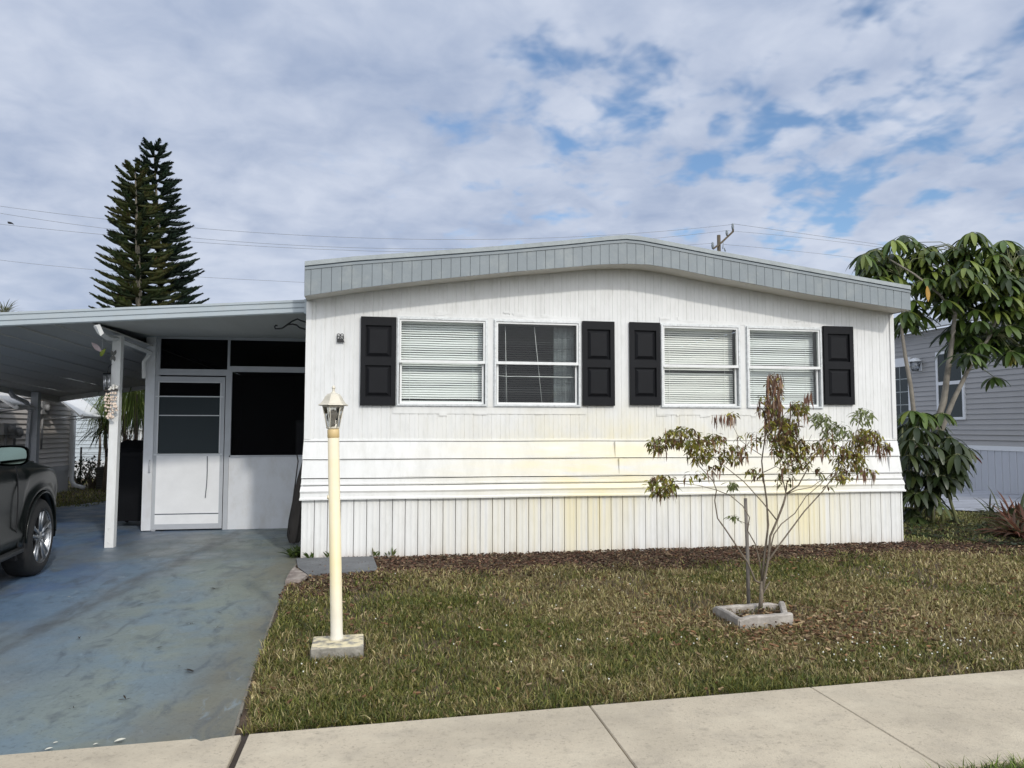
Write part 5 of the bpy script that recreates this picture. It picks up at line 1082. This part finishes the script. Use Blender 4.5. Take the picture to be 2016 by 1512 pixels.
# ================================================================== NEIGHBOUR HOUSE ON THE RIGHT
nb = thing('neighbour_house', 'grey vinyl-sided house in shade with white skirting at the right edge', 'house', (14, 4, 0)); XN = 14.0
m_vin = mat('grey_vinyl', (.36, .355, .35), .55, var=.04, vs=2); m_wtrim = mat('white_trim', (.70, .72, .74), .45)
ze = float(GX(1860, 644, XN)[2]); z0 = float(GX(1906, 876, XN)[2]); zb_ = float(GX(1960, 887, XN)[2])
b = MB(); z = z0
winr = [(float(GX(1897, 760, XN)[1]), float(GX(1850, 760, XN)[1]), float(GX(1893, 821, XN)[2]), 3.16), (float(GX(1790, 727, XN)[1]), 9.4, 0.9, float(GX(1761, 724, XN)[2]))]
while z < ze:
    zt_ = min(z+.118, ze)
    b.hexa([(XN-.022, 1.0, z), (XN-.022, 13.5, z), (XN+.02, 13.5, z), (XN+.02, 1.0, z)], [(XN+.004, 1.0, zt_-.010), (XN+.004, 13.5, zt_-.010), (XN+.02, 13.5, zt_-.002), (XN+.02, 1.0, zt_-.002)]); z += .118
b.build('siding', m_vin, nb)
b = MB(); b.box(XN-.03, XN+.02, 1.0, 13.5, zb_, z0-.003); b.build('band', m_wtrim, nb)
b = MB(); y = 1.0
while y < 13.5:
    b.box(XN-.008, XN+.02, y, y+.15, -.02, zb_-.003); b.box(XN-.022, XN+.02, y+.153, y+.187, -.02, zb_-.003); y += .19
b.build('skirting', mat('pale_skirting', (.50, .52, .56), .5), nb)
b = MB(); b.box(XN-.30, XN-.27, .8, 13.6, ze, ze+.18); b.box(XN-.27, XN+.02, .8, 13.6, ze+.03, ze+.05); b.build('fascia', m_wtrim, nb)
b = MB(); b.add([(XN-.31, .8, ze+.18), (XN-.31, 13.6, ze+.18), (XN+4, 13.6, ze+.9), (XN+4, .8, ze+.9)], [(0, 1, 2, 3)]); b.add([(XN, 1, -.02), (XN+8, 1, -.02), (XN+8, 1, ze), (XN+4, 1, ze+.8), (XN, 1, ze)], [(0, 1, 2, 3, 4)]); b.build('roof', mat('grey_shingle', (.22, .22, .23), .9), nb)
wy0, wy1, wz0, wz1 = winr[0]
b = MB(); xw = XN-.05
for bx_ in [(wy0-.06, wy0, wz0-.06, wz1+.06), (wy1, wy1+.06, wz0-.06, wz1+.06)]: b.box(xw, XN, *bx_)
zmid = float(GX(1870, 754, XN)[2]); b.box(xw, XN, wy0, wy1, wz0-.06, wz0); b.box(xw, XN, wy0, wy1, wz1, wz1+.06); b.box(xw+.005, XN, wy0, wy1, zmid-.04, zmid+.04)
wo = b.build('window', m_wtrim, nb); b = MB(); b.box(XN-.032, XN-.026, wy0, wy1, wz0, wz1); b.build('pane', mat('dark_window_glass', (.012, .02, .018), .08), wo)
dy0, dy1, dz0, dz1 = winr[1]
b = MB(); b.box(xw, XN, dy0-.07, dy0, dz0-.9, dz1+.0); b.box(xw-.01, XN, dy0-.1, dy1, dz1, dz1+.22); b.box(xw, XN, dy1, dy1+.07, 0, dz1); do = b.build('door', m_wtrim, nb)
b = MB(); b.box(XN-.035, XN-.026, dy0, dy1, .3, dz1); b.build('pane', bpy.data.materials['dark_window_glass'], do)
b = MB(); n = 0
for q in (.33, .66): yy = dy0+(dy1-dy0)*q; b.box(XN-.042, XN-.036, yy-.012, yy+.012, .3, dz1)
z = dz1-.32
while z > .5: b.box(XN-.0425, XN-.036, dy0, dy1, z-.012, z+.012); z -= .33
b.build('glazing_bar', mat('bar_grey', (.30, .33, .33), .5), do)
lc = GX(1802, 718, XN-.16); sl_ = thing('wall_lantern', 'white wall lantern with clear shade on the grey-sided house', 'lantern', (XN-.05, lc[1], lc[2]))
b = MB(); b.lathe([(.16, 0.07), (.15, .10), (.09, .15), (.03, .17), (0, .18)], tuple(lc), 12); b.tube([lc+np.array([0, 0, .1]), lc+np.array([.14, 0, .05])], .02, 6); b.box(XN-.045, XN-.02, lc[1]-.06, lc[1]+.06, lc[2]-.15, lc[2]+.12); b.build('cap', m_wtrim, sl_)
b = MB(); b.lathe([(.07, -.16), (.13, .065)], tuple(lc), 12); b.build('shade', glass_mat('shade_glass', (.8, .82, .84), 1.5, .1, .1), sl_)
b = MB(); b.box(13.0, 13.9, 8.3, 9.6, 0, .35); b.box(12.6, 13.0, 8.3, 9.6, 0, .18); tag(b.build('steps', mat('dark_steps', (.09, .09, .10), .8), None, (13, 9, 0)), 'dark steps below the barred door of the grey-sided house', 'steps')

# ================================================================== NEIGHBOURS ON THE LEFT
lh = thing('beige_house', 'beige lap-sided house with white awnings seen under the carport', 'house', (-6.0, 8, 0)); XL = -6.0
m_bei = mat('beige_siding', (.60, .56, .52), .6, var=.05, vs=2)
b = MB(); z = .56
while z < 2.42:
    b.hexa([(XL+.022, 2.0, z), (XL+.022, 9.62, z), (XL-.02, 9.62, z), (XL-.02, 2.0, z)], [(XL-.004, 2.0, z+.090), (XL-.004, 9.62, z+.090), (XL-.02, 9.62, z+.098), (XL-.02, 2.0, z+.098)]); z += .10
b.build('siding', m_bei, lh)
b = MB(); b.box(XL-.02, XL+.01, 2, 9.64, -.02, .44); b.box(XL-.02, XL+.025, 2, 9.64, .442, .557); b.box(-12, XL-.02, 9.6, 9.64, -.02, 2.4); b.build('foundation', mat('pale_foundation', (.42, .42, .42), .7, var=.1, vs=3), lh)
b = MB(); b.box(XL-.01, XL+.05, 9.62, 9.72, .3, 2.42); b.tube([(XL+.07, 9.66, 2.4), (XL+.07, 9.66, .22), (XL+.14, 9.60, .12), (XL+.38, 9.5, .06)], .05, 6); b.build('corner_trim', m_wtrim, lh)
b = MB(); b.hexa([(XL-.05, 2, 2.42), (XL+.22, 2, 2.40), (XL+.22, 9.8, 2.40), (XL-.05, 9.8, 2.42)], [(XL-.05, 2, 2.5), (XL+.22, 2, 2.52), (XL+.22, 9.8, 2.52), (XL-.05, 9.8, 2.52)]); b.add([(XL+.22, 2, 2.53), (XL+.22, 9.8, 2.53), (-12, 9.8, 3.6), (-12, 2, 3.6)], [(0, 1, 2, 3)]); b.build('roof', m_wtrim, lh)
m_awn = mat('white_awning', (.88, .88, .87), .35)
def awning(i, ya, yb, pt, zr_, label):
    xt, zt_ = pt; b = MB(); n = 10; prof_ = []
    for k in range(n+1):
        t = k/n; prof_.append((XL+.02+(xt-XL-.02)*t, zr_+(zt_-zr_)*t**1.25))
    up_ = [(x_, z_+.045) for x_, z_ in prof_]; tipc = prof_[-1]
    ring = prof_+[(tipc[0]+.05, tipc[1]-.01), (tipc[0]+.07, tipc[1]+.03), (tipc[0]+.04, tipc[1]+.07)]+up_[::-1]
    m_ = len(ring); b.add([(x_, ya, z_) for x_, z_ in ring]+[(x_, yb, z_) for x_, z_ in ring], [tuple(range(m_)), tuple(range(m_, 2*m_))[::-1]]+[(k, (k+1) % m_, (k+1) % m_+m_, k+m_) for k in range(m_)])
    t_ = thing('awning', label, 'awning', (XL, ya, zr_), 'white window awnings on the beige house'); b.build('hood', m_awn, t_)
    for yy in (ya+.1, yb-.1): b = MB(); b.tube([(XL+.02, yy, zt_-.05), (xt-.06, yy, zt_+.03)], .012, 5); b.build('brace', MATS['chime_steel'], t_)
q = GY(160, 818, 8.0); awning(0, 8.0, 9.3, (q[0]-.02, q[2]-.04), 2.16, 'large white curved awning on the beige house, end-on beyond the dark carport post')
q = GY(28, 800, 5.6); awning(1, 5.6, 6.5, (q[0], q[2]-.04), 2.06, 'smaller white awning on the beige house cut off by the left edge')
for nm, (px, py), (wy, hz_), lab in [('meter_box', (62+20, 803), (.16, .26), 'grey electric meter box under the large awning'), ('meter_box', (10, 845), (.22, .2), 'grey utility box low on the beige wall at the left edge'), ('meter_box', (27, 852), (.13, .2), 'round-faced grey meter beside the wall box above the car mirror')]:
    c0 = GX(px, py, XL+.06); b = MB(); b.box(XL+.03, XL+.14, c0[1]-wy, c0[1]+wy, c0[2]-hz_/2, c0[2]+hz_/2); b.lathe([(.07, 0), (.07, .05), (.05, .07), (0, .07)], (XL+.14, c0[1], c0[2]), 12, axis=Matrix.Rotation(R(90), 3, 'Y')); b.tube([(XL+.08, c0[1], c0[2]-hz_/2), (XL+.08, c0[1], max(.1, c0[2]-hz_/2-.7))], .022, 6)
    o_ = b.build(nm, mat('meter_grey', (.24, .24, .24), .6) if 'meter_grey' not in MATS else MATS['meter_grey'], None, tuple(c0)); tag(o_, lab, 'meter box')
bh = thing('pale_blue_house', 'pale blue lap-sided house beyond the beige one', 'house', (-8, 14, 0)); YB = 14.0
b = MB(); z = .47
while z < 2.5:
    b.hexa([(-12, YB-.022, z), (-5.95, YB-.022, z), (-5.95, YB+.02, z), (-12, YB+.02, z)], [(-12, YB-.004, z+.11), (-5.95, YB-.004, z+.11), (-5.95, YB+.02, z+.11), (-12, YB+.02, z+.11)]); z += .112
b.build('siding', mat('pale_blue_siding', (.50, .56, .60), .6), bh)
b = MB(); b.box(-12, -5.93, YB-.03, YB+.02, .33, .468); b.box(-12, -5.95, YB-.01, YB+.02, -.02, .327); b.box(-5.95, -5.88, YB-.03, 20, -.02, 2.5); b.build('foundation', m_wtrim, bh)
b = MB(); zz0 = GY(142, 779, YB-.3)[2]; b.add([(-12, YB-.3, 2.0), (-5.8, YB-.3, 2.62), (-5.8, 20, 2.62), (-12, 20, 2.0)], [(0, 1, 2, 3)]); b.hexa([(-12, YB-.3, 1.98), (-5.8, YB-.3, 2.60), (-5.8, YB-.25, 2.60), (-12, YB-.25, 1.98)], [(-12, YB-.3, 2.1), (-5.8, YB-.3, 2.72), (-5.8, YB-.25, 2.72), (-12, YB-.25, 2.1)]); b.build('roof', m_wtrim, bh)
# white panel fence beyond the bin
lfn = thing('lattice_fence', 'white arched lattice panel behind the bare stems and the bin', 'fence', (-6.0, 12.6, 0)); b = MB()
xa, xb = float(GY(236, 865, 12.6)[0]), float(GY(300, 865, 12.6)[0]); zt_ = float(GY(262, 848, 12.6)[2])
n = 12
for i in range(n):
    x_ = xa+(xb-xa)*i/n; hh = zt_+.12*math.sin(math.pi*(i+.5)/n)-.1; b.box(x_+.012, x_+(xb-xa)/n-.012, 12.6, 12.62, 0, hh)
b.tube([(xa+(xb-xa)*i/n, 12.59, zt_+.12*math.sin(math.pi*i/n)-.08) for i in range(n+1)], .03, 5); [b.box(xa, xb, 12.58, 12.6, z_, z_+.05) for z_ in (.3, .8)]
b.build('panel', m_white, lfn)
# plants of the left background
def strap_plant(name, label, cat, base, crown_z, n, ln, wd, cols, trunk_r, droop, spread=(.4, 1.3), rad=.05, group=None, y_j=.0):
    t = thing(name, label, cat, tuple(base), group); b = MB(); top = np.array([base[0], base[1], crown_z])
    b.tube([np.array(base), (np.array(base)+top)/2+np.array([.04, 0, 0]), top], [trunk_r*1.3, trunk_r, trunk_r*.8], 7); b.build('trunk', MATS['pale_bark'], t)
    b = MB(); b.col = True
    for i in range(n):
        a = rn(0, 6.28); el = rn(-.15, 1.4); c = random.choice(cols); s_ = rn(.7, 1.3); b.cur = tuple(v*s_ for v in c)
        b.leaf(top+np.array([rn(-rad, rad), rn(-rad, rad), rn(-rad, rad)]), (math.cos(a)*math.cos(el), math.sin(a)*math.cos(el), math.sin(el)), (0, 0, 1) if abs(math.sin(el)) < .95 else (1, 0, 0), ln*rn(.7, 1.15), wd, droop*rn(.7, 1.3), 6, .3)
    b.build('leaves', m_leaf, t); return t
q = GY(198, 850, 9.2); strap_plant('yucca', 'spiky yucca with a thin trunk just left of the carport post', 'yucca', (q[0]+.1, 9.2, 0), float(GY(198, 845, 9.2)[2]), 150, .75, .025, [(.05, .075, .03), (.09, .11, .05), (.035, .055, .025), (.15, .15, .08)], .035, 1.4)
q = GY(196, 805, 11.0); strap_plant('yucca', 'spidery grass-leaved plant higher up behind the shell chime', 'yucca', (q[0], 11.0, 0), float(GY(196, 812, 11.0)[2]), 90, .8, .015, [(.10, .12, .05), (.15, .16, .08)], .03, 2.0)
q = GY(252, 752, 8.4)
for i, (px, py, yy, lab) in enumerate([(262, 748, 8.2, 'weeping bright green palm hanging between post and porch'), (240, 775, 9.6, 'lower weeping palm behind the carport post'), (278, 790, 10.5, 'darker weeping palm close to the porch corner')]):
    q = GY(px, py, yy); strap_plant('weeping_palm', lab, 'palm', (q[0]+.05, yy, 0), float(q[2]), 210, 1.15, .022, [(.12, .17, .035), (.17, .21, .05), (.08, .12, .03)] if i < 2 else [(.05, .08, .03), (.035, .06, .025)], .04, 3.2, rad=.16, group='weeping palms behind the carport')
q = GY(172, 765, 16); strap_plant('weeping_palm', 'ragged brown-green palm over the pale blue roof', 'palm', (q[0]+.3, 16, 0), 3.1, 160, 1.3, .05, [(.08, .10, .03), (.16, .11, .05), (.06, .09, .03)], .09, 2.4, rad=.3)
q = GY(8, 640, 26); strap_plant('palm_tree', 'feathery palm top peeking above the carport roof at far left', 'palm', (q[0], 26, 0), float(GY(8, 622, 26)[2]), 120, .75, .035, [(.16, .18, .09), (.20, .20, .12)], .12, .9, rad=.1)
def shrub(name, label, cat, c, rx, ry, rz, n, ls, cols, group=None, stems=8):
    t = thing(name, label, cat, (c[0], c[1], 0), group); b = MB()
    for i in range(stems): a = rn(0, 6.28); b.tube([(c[0]+rn(-.05, .05), c[1]+rn(-.05, .05), 0), (c[0]+rx*.4*math.cos(a), c[1]+ry*.4*math.sin(a), c[2]*.6), (c[0]+rx*.8*math.cos(a), c[1]+ry*.8*math.sin(a), c[2]+rz*rn(0, .7))], [.02, .014, .006], 5)
    b.build('stems', MATS['pale_bark'], t); b = MB(); b.col = True
    cl = [(rn(-1, 1), rn(-1, 1), rn(-1, 1)) for _ in range(14)]
    for i in range(n):
        k_ = random.choice(cl); v = np.array([k_[0]*.7+rn(-.35, .35), k_[1]*.7+rn(-.35, .35), k_[2]*.7+rn(-.35, .35)]); cc = random.choice(cols); s_ = rn(.7, 1.3); b.cur = tuple(q*s_ for q in cc)
        b.leaf((c[0]+v[0]*rx, c[1]+v[1]*ry, max(.03, c[2]+v[2]*rz)), (rn(-1, 1), rn(-1, 1), rn(-.6, .8)), (rn(-.3, .3), rn(-.3, .3), 1), ls*rn(.7, 1.3), ls*.5, .5, 3, .2)
    b.build('foliage', m_leaf, t); return t
DK = [(.022, .032, .016), (.035, .045, .02), (.05, .055, .03)]
q = GY(157, 935, 10.4); shrub('shrub', 'dark rounded shrub at the foot of the pale blue house beside the downpipe', 'shrub', (q[0], 10.4, .38), .45, .4, .42, 420, .09, DK)
q = GY(182, 935, 10.0); shrub('shrub', 'open twiggy shrub between the dark shrub and the equipment box', 'shrub', (q[0], 10.0, .36), .28, .3, .36, 110, .09, DK, stems=14)
q = GZ(160, 948); fp = GY(160, 880, 10.8); b = MB(); b.tube([(fp[0], 10.8, 0), (fp[0], 10.8, fp[2])], .022, 6); b.tube([(fp[0], 10.8, fp[2]-.01), (fp[0]+1.3, 10.8, fp[2]-.02)], .008, 4); b.tube([(fp[0], 10.8, .75), (fp[0]+1.3, 10.8, .74)], .006, 4); tag(b.build('fence_post', m_dark, None, (fp[0], 10.8, 0)), 'thin dark fence post standing before the pale blue house', 'fence post')
q0, q1 = GY(190, 920, 9.8), GY(226, 948, 9.8); b = MB(); b.box(q0[0], q1[0]+.3, 9.8, 10.5, 0, q0[2]); ao = b.build('air_conditioner', mat('dark_ac', (.05, .05, .045), .7, var=.3, vs=20), None, (q0[0], 9.8, 0)); tag(ao, 'low dark equipment box by the yucca trunk', 'air conditioner')
b = MB(); [b.box(q0[0]+.02, q1[0]+.28, 9.785, 9.8, z_, z_+.012) for z_ in np.arange(.06, q0[2]-.03, .04)]; b.build('grille', mat('ac_grille', (.09, .09, .08), .6), ao)
b = MB(); 
q = GY(240, 900, 6.0)
bs_ = thing('bare_shrub', 'tangle of bare reddish stems behind the carport post', 'shrub', (q[0], 8.0, 0)); 
for i in range(34):
    x_ = float(GY(rn(238, 280), 900, 8.0)[0]); b.tube([(x_, 8.0+rn(-.3, .3), 0), (x_+rn(-.15, .15), 8.0+rn(-.3, .3), rn(.5, .9)), (x_+rn(-.4, .4), 8+rn(-.3, .3), rn(1.0, 1.6))], [.016, .011, .005], 5)
b.build('stems', mat('red_stem', (.10, .05, .04), .8), bs_)
# trees far behind
def tree_far(name, label, x, y, h, r, n, ls, cols, group=None):
    t = thing(name, label, 'tree', (x, y, 0), group); b = MB(); b.tube([(x, y, 0), (x+.1, y, h*.4), (x, y, h*.75)], [r*.09, r*.06, r*.03], 8)
    lobes = []
    for i in range(16):
        a = rn(0, 6.28); rr_ = r*math.sqrt(random.random()); z_ = h*rn(.45, .95); lobes.append((x+rr_*math.cos(a), y+rr_*math.sin(a), z_, r*rn(.25, .42))); b.tube([(x, y, h*.35), (x+rr_*math.cos(a)*.6, y+rr_*math.sin(a)*.6, z_*.8), lobes[-1][:3]], [r*.03, r*.02, r*.008], 5)
    b.build('trunk', MATS['pale_bark'], t); b = MB(); b.col = True
    for i in range(n):
        l = random.choice(lobes); v = np.array([rn(-1, 1), rn(-1, 1), rn(-.8, .8)]); v /= max(1, np.linalg.norm(v)*1.05); c = random.choice(cols); s_ = rn(.65, 1.3); b.cur = tuple(q*s_ for q in c)
        b.leaf((l[0]+v[0]*l[3], l[1]+v[1]*l[3], l[2]+v[2]*l[3]), (rn(-1, 1), rn(-1, 1), rn(-1, .4)), (rn(-.4, .4), rn(-.4, .4), 1), ls*rn(.7, 1.3), ls*.5, .4, 2, .2)
    b.build('crown', m_leaf, t)
GT = [(.05, .075, .025), (.075, .10, .03), (.035, .055, .02)]
random.seed(21)
tree_far('tree', 'bushy green tree behind the pale blue house roof', -8.6, 23, 4.2, 2.3, 2600, .22, GT)
tree_far('tree', 'bushy green tree standing behind the weeping palms and lattice panel', -5.6, 17, 3.2, 1.6, 2600, .18, GT)

# ================================================================== UMBRELLA TREE
m_sch = mat('glossy_leaf', attr=True, rough=.36, trans=.25, spec=.5)
SG = [(.042, .072, .017), (.065, .108, .024), (.095, .145, .03), (.026, .045, .014), (.19, .24, .05), (.15, .19, .04)]
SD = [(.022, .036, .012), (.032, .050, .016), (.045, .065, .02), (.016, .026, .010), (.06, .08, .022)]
def umbrella_leaf(b, stems, c, stem_from, nl, ln, wd, cols, droop=.9, spread=.55):
    c = np.array(c)
    if stem_from is not None: mid_ = (c+np.array(stem_from))/2+np.array([0, 0, .10]); stems.tube([stem_from, mid_, c], [.008, .006, .005], 5)
    a0 = rn(0, 6.28)
    for i in range(nl):
        a = a0+2*math.pi*i/nl+rn(-.15, .15); d = np.array([math.cos(a), math.sin(a), -spread+rn(-.15, .25)]); cc = random.choice(cols); s_ = rn(.75, 1.3); b.cur = tuple(q*s_ for q in cc)
        p1 = c+d/np.linalg.norm(d)*.05; stems.tube([c, p1], .004, 4)
        b.leaf(p1, d, (0, 0, 1), ln*rn(.8, 1.15), wd*rn(.85, 1.15), droop*rn(.7, 1.3), 6, .2, .85, .62)
random.seed(33)
ut = thing('umbrella_tree', 'tall umbrella tree with drooping glossy leaves right of the white house', 'tree', tuple(GZ(1822, 1000)))
yt = 1.9
b = MB(); base = np.array([float(GY(1830, 960, yt)[0]), yt, 0])
def Tq(x_, y_, dy=0): return GY(x_, y_, yt+dy)
trA = [Tq(1806, 1000), Tq(1804, 900), Tq(1801, 830), Tq(1793, 760), Tq(1782, 700), Tq(1775, 650, .1), Tq(1778, 590, .1), Tq(1770, 540, .1)]
trB = [Tq(1830, 1000), Tq(1832, 900), Tq(1840, 850), Tq(1858, 790), Tq(1866, 730), Tq(1872, 690), Tq(1880, 620), Tq(1890, 560), Tq(1905, 500)]
trC = [Tq(1832, 900), Tq(1858, 835, -.1), Tq(1876, 790, -.1), Tq(1905, 730, -.15), Tq(1950, 660, -.2), Tq(1975, 590, -.2), Tq(1990, 530, -.2)]
trD = [Tq(1880, 620), Tq(1850, 580), Tq(1800, 540), Tq(1750, 510)]
for p_ in (trA, trB): p_[0] = np.array([p_[0][0], yt, 0.0])
b.tube(trA, [.05, .042, .036, .032, .028, .024, .02, .015], 8); b.tube(trB, [.07, .062, .055, .048, .042, .036, .03, .022, .015], 9); b.tube(trC, [.045, .040, .036, .03, .025, .02, .015], 8); b.tube(trD, [.025, .02, .016, .012], 7)
b.build('trunk', mat('umbrella_bark', (.20, .18, .15), .85, var=.25, vs=8, bump=.3), ut)
lf = MB(); lf.col = True; st = MB()
spots = [(1700, 500, 0), (1725, 490, .2), (1757, 472, 0), (1795, 474, .1), (1820, 490, .2), (1715, 525, .3), (1745, 520, .3), (1780, 510, .2), (1800, 530, .3), (1760, 545, .4), (1735, 505, .5), (1900, 468, 0), (1925, 465, .1), (1880, 490, .1), (1905, 500, .2), (1935, 495, .2),
         (1960, 495, 0), (1985, 487, 0), (2010, 490, .1), (2035, 500, 0), (1975, 520, .1), (2005, 530, .2), (1862, 520, .1), (1885, 540, .3), (1850, 560, .2), (1925, 545, .2), (1950, 560, -.1), (1985, 560, -.2), (2015, 570, -.2), (1910, 570, .1), (1880, 590, .2), (1855, 600, .3), (1930, 600, -.1), (1965, 605, -.2), (2000, 610, -.2), (2030, 620, -.1),
         (1800, 590, .3), (1775, 620, .2), (1795, 628, .2), (1815, 622, .3), (1890, 632, -.1), (1940, 635, -.1), (1985, 640, -.2), (2020, 660, -.2), (1910, 660, .1), (1870, 650, .1), (1960, 670, -.1), (1903, 695, -.35), (1990, 690, -.2), (2030, 700, 0), (1957, 742, -.4), (1850, 545, .4), (1835, 535, .2), (2050, 560, 0), (2060, 640, 0)]
axes = [trA, trB, trC, trD]
spots = spots+[(x_+rn(-26, 26), y_+rn(-16, 22), dy+rn(-.3, .5)) for x_, y_, dy in spots if y_ < 640 and x_ > 1690]+[(rn(1860, 2050), rn(500, 700), rn(-.4, .7)) for _ in range(110)]+[(rn(1700, 1840), rn(485, 560), rn(0, .5)) for _ in range(26)]
for x_, y_, dy in spots:
    c = Tq(x_, y_, dy+rn(-.2, .25)); cand = [q for ax_ in axes for q in ax_[3:]]; near = min(cand, key=lambda q: np.linalg.norm(q-c+np.array([0, 0, .15])))
    big_ = (x_, y_) == (1903, 695); sm_ = (x_, y_) == (1957, 742)
    cols = (SG if y_ < 620 else SG[:4]); wk_ = rn(.65, 1.2); cols = [tuple(q*wk_ for q in c_) for c_ in cols]  # lightest greens only for upper leaves, sunlight put into their colour
    sun_ = y_ < 560
    umbrella_leaf(lf, st, c, near, 8 if sm_ else random.choice((9, 10, 11)), (.24 if sm_ else (.40 if big_ else rn(.20, .36))), rn(.065, .09), cols, rn(.8, 1.6) if sun_ else rn(.5, 1.3), .45 if not big_ else .25)
for x_, y_, c in [(1825, 563, (.42, .30, .03)), (1991, 690, (.35, .38, .06)), (1988, 692, (.30, .33, .06))]:
    p_ = Tq(x_, y_, -.3)
    for k in range(3): lf.cur = tuple(q*rn(.8, 1.2) for q in c); lf.leaf(p_, (rn(-.2, .2), rn(-.2, .2), -1), (rn(-.3, .3), -1, 0), .24, .07, 0, 5, .2)
lf.build('leaves', m_sch, ut); tag(st.build('leaf_stalks', mat('stalk', (.13, .14, .06), .6), ut), kind='stuff')
us = thing('umbrella_shrub', 'dense dark young umbrella plants crowding the right side wall of the white house', 'shrub', (8.2, 1.6, 0))
lf = MB(); lf.col = True; st = MB()
low = [(1790, 808, 0), (1812, 812, 0), (1850, 812, .1), (1780, 835, 0), (1800, 840, -.1), (1825, 850, 0), (1790, 865, 0), (1815, 875, 0), (1840, 880, -.1), (1865, 860, .0), (1880, 870, -.2), (1785, 895, 0), (1805, 900, 0), (1830, 905, 0), (1855, 900, -.1), (1880, 893, -.2), (1785, 925, 0), (1800, 935, 0), (1825, 935, -.1), (1850, 935, -.2), (1868, 940, -.2), (1785, 960, 0), (1800, 970, 0), (1820, 965, -.1), (1790, 1000, 0), (1800, 1015, -.1), (1845, 955, -.1), (1783, 880, .5), (1783, 950, .5), (1783, 1010, .4), (1835, 985, 0), (1810, 850, .2), (1845, 845, .1), (1870, 905, .1), (1895, 880, -.2), (1890, 905, -.1), (1878, 925, 0), (1850, 925, .2), (1862, 880, .3), (1860, 915, .2), (1800, 820, .5), (1830, 830, .4)]
for x_, y_, dy in low:
    c = GY(x_+4, y_, 1.5+dy+rn(-.25, .25)); bs_ = np.array([c[0]*.5+8.45*.5, 1.7, max(.0, c[2]-.7)])
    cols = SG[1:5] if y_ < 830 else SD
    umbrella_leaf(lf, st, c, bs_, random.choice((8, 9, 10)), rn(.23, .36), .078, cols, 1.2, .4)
for k in range(3): lf.cur = (.22, .06, .045); lf.leaf(GY(1915+k*3, 893+k*3, 1.2), (.8, -.2, -.7), (0, 0, 1), .14, .045, .5, 4, .2)
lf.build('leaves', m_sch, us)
for k in range(9): st.tube([(8.1+.12*k, 1.5+rn(-.2, .3), 0), (8.1+.12*k+rn(-.1, .1), 1.6, .6), (8.15+.12*k+rn(-.1, .1), 1.6, rn(.9, 1.5))], [.025, .02, .012], 6)
st.build('stems', MATS['stalk'], us)

# ---------------- bromeliads and sword-leaved plants at the right
BRm = [(.13, .055, .035), (.17, .08, .05), (.08, .045, .03), (.10, .09, .045)]; SW = [(.035, .05, .022), (.06, .075, .035), (.09, .10, .06)]
Gp = 'strap-leaved plants along the neighbour patio'
def at_px(px, py): q = GZ(px, py); return float(q[0]), float(q[1])
for px, py, n, h, wd, cols, lab, sp in [
    (2004, 1058, 110, .50, .04, BRm, 'low reddish bromeliad at the right edge of the lawn', 1.2), (2028, 1045, 90, .52, .04, BRm, 'reddish bromeliad half cut off by the right edge', 1.0),
    (1996, 1035, 80, .56, .045, BRm+SW, 'tall brown-leaved bromeliad in front of the patio, the highest of its patch', .8), (1960, 1022, 26, .55, .03, SW, 'dark sword-leaved plant arching over the pale patio', .9),
    (1828, 1012, 34, .48, .022, SW, 'spiky sword-leaved plant below the umbrella tree', .8), (1812, 1030, 40, .22, .03, SW, 'low dark leafy plant at the corner of the white skirting', 1.2),
    (1880, 1030, 40, .16, .02, SW, 'low green plant at the patio edge left of the bromeliads', 1.1), (1935, 1040, 40, .16, .022, SW, 'small dark green plant just left of the bromeliads', 1.1)]:
    x_, y_ = at_px(px, py); tuft('bromeliad' if cols[0] == BRm[0] else 'strap_plant', lab, 'plant', x_, y_, n, h, wd, cols, sp, None, droop=1.0, rad=.08, seg=5)
random.seed(55)
for i in range(9):
    px = 1795+i*26+rn(-8, 8); x_, y_ = at_px(px, 1042+rn(-8, 14))
b = MB(); b.col = True
for i in range(2600):
    px = rn(1780, 2050); py = 1040+rn(-16, 16)+(px-1785)*.10; x_, y_ = at_px(px, py); b.cur = tuple(q*rn(.7, 1.3) for q in random.choice(SW+[(.05, .03, .02)])); a = rn(0, 6.28)
    b.leaf((x_, y_, 0), (math.cos(a), math.sin(a), rn(.2, 1.0)), (0, 0, 1), rn(.07, .20), .026, .8, 3, .2)
tag(b.build('ground_cover', m_leaf), 'dark leafy ground cover between lawn and the neighbour patio', 'ground cover', kind='stuff')
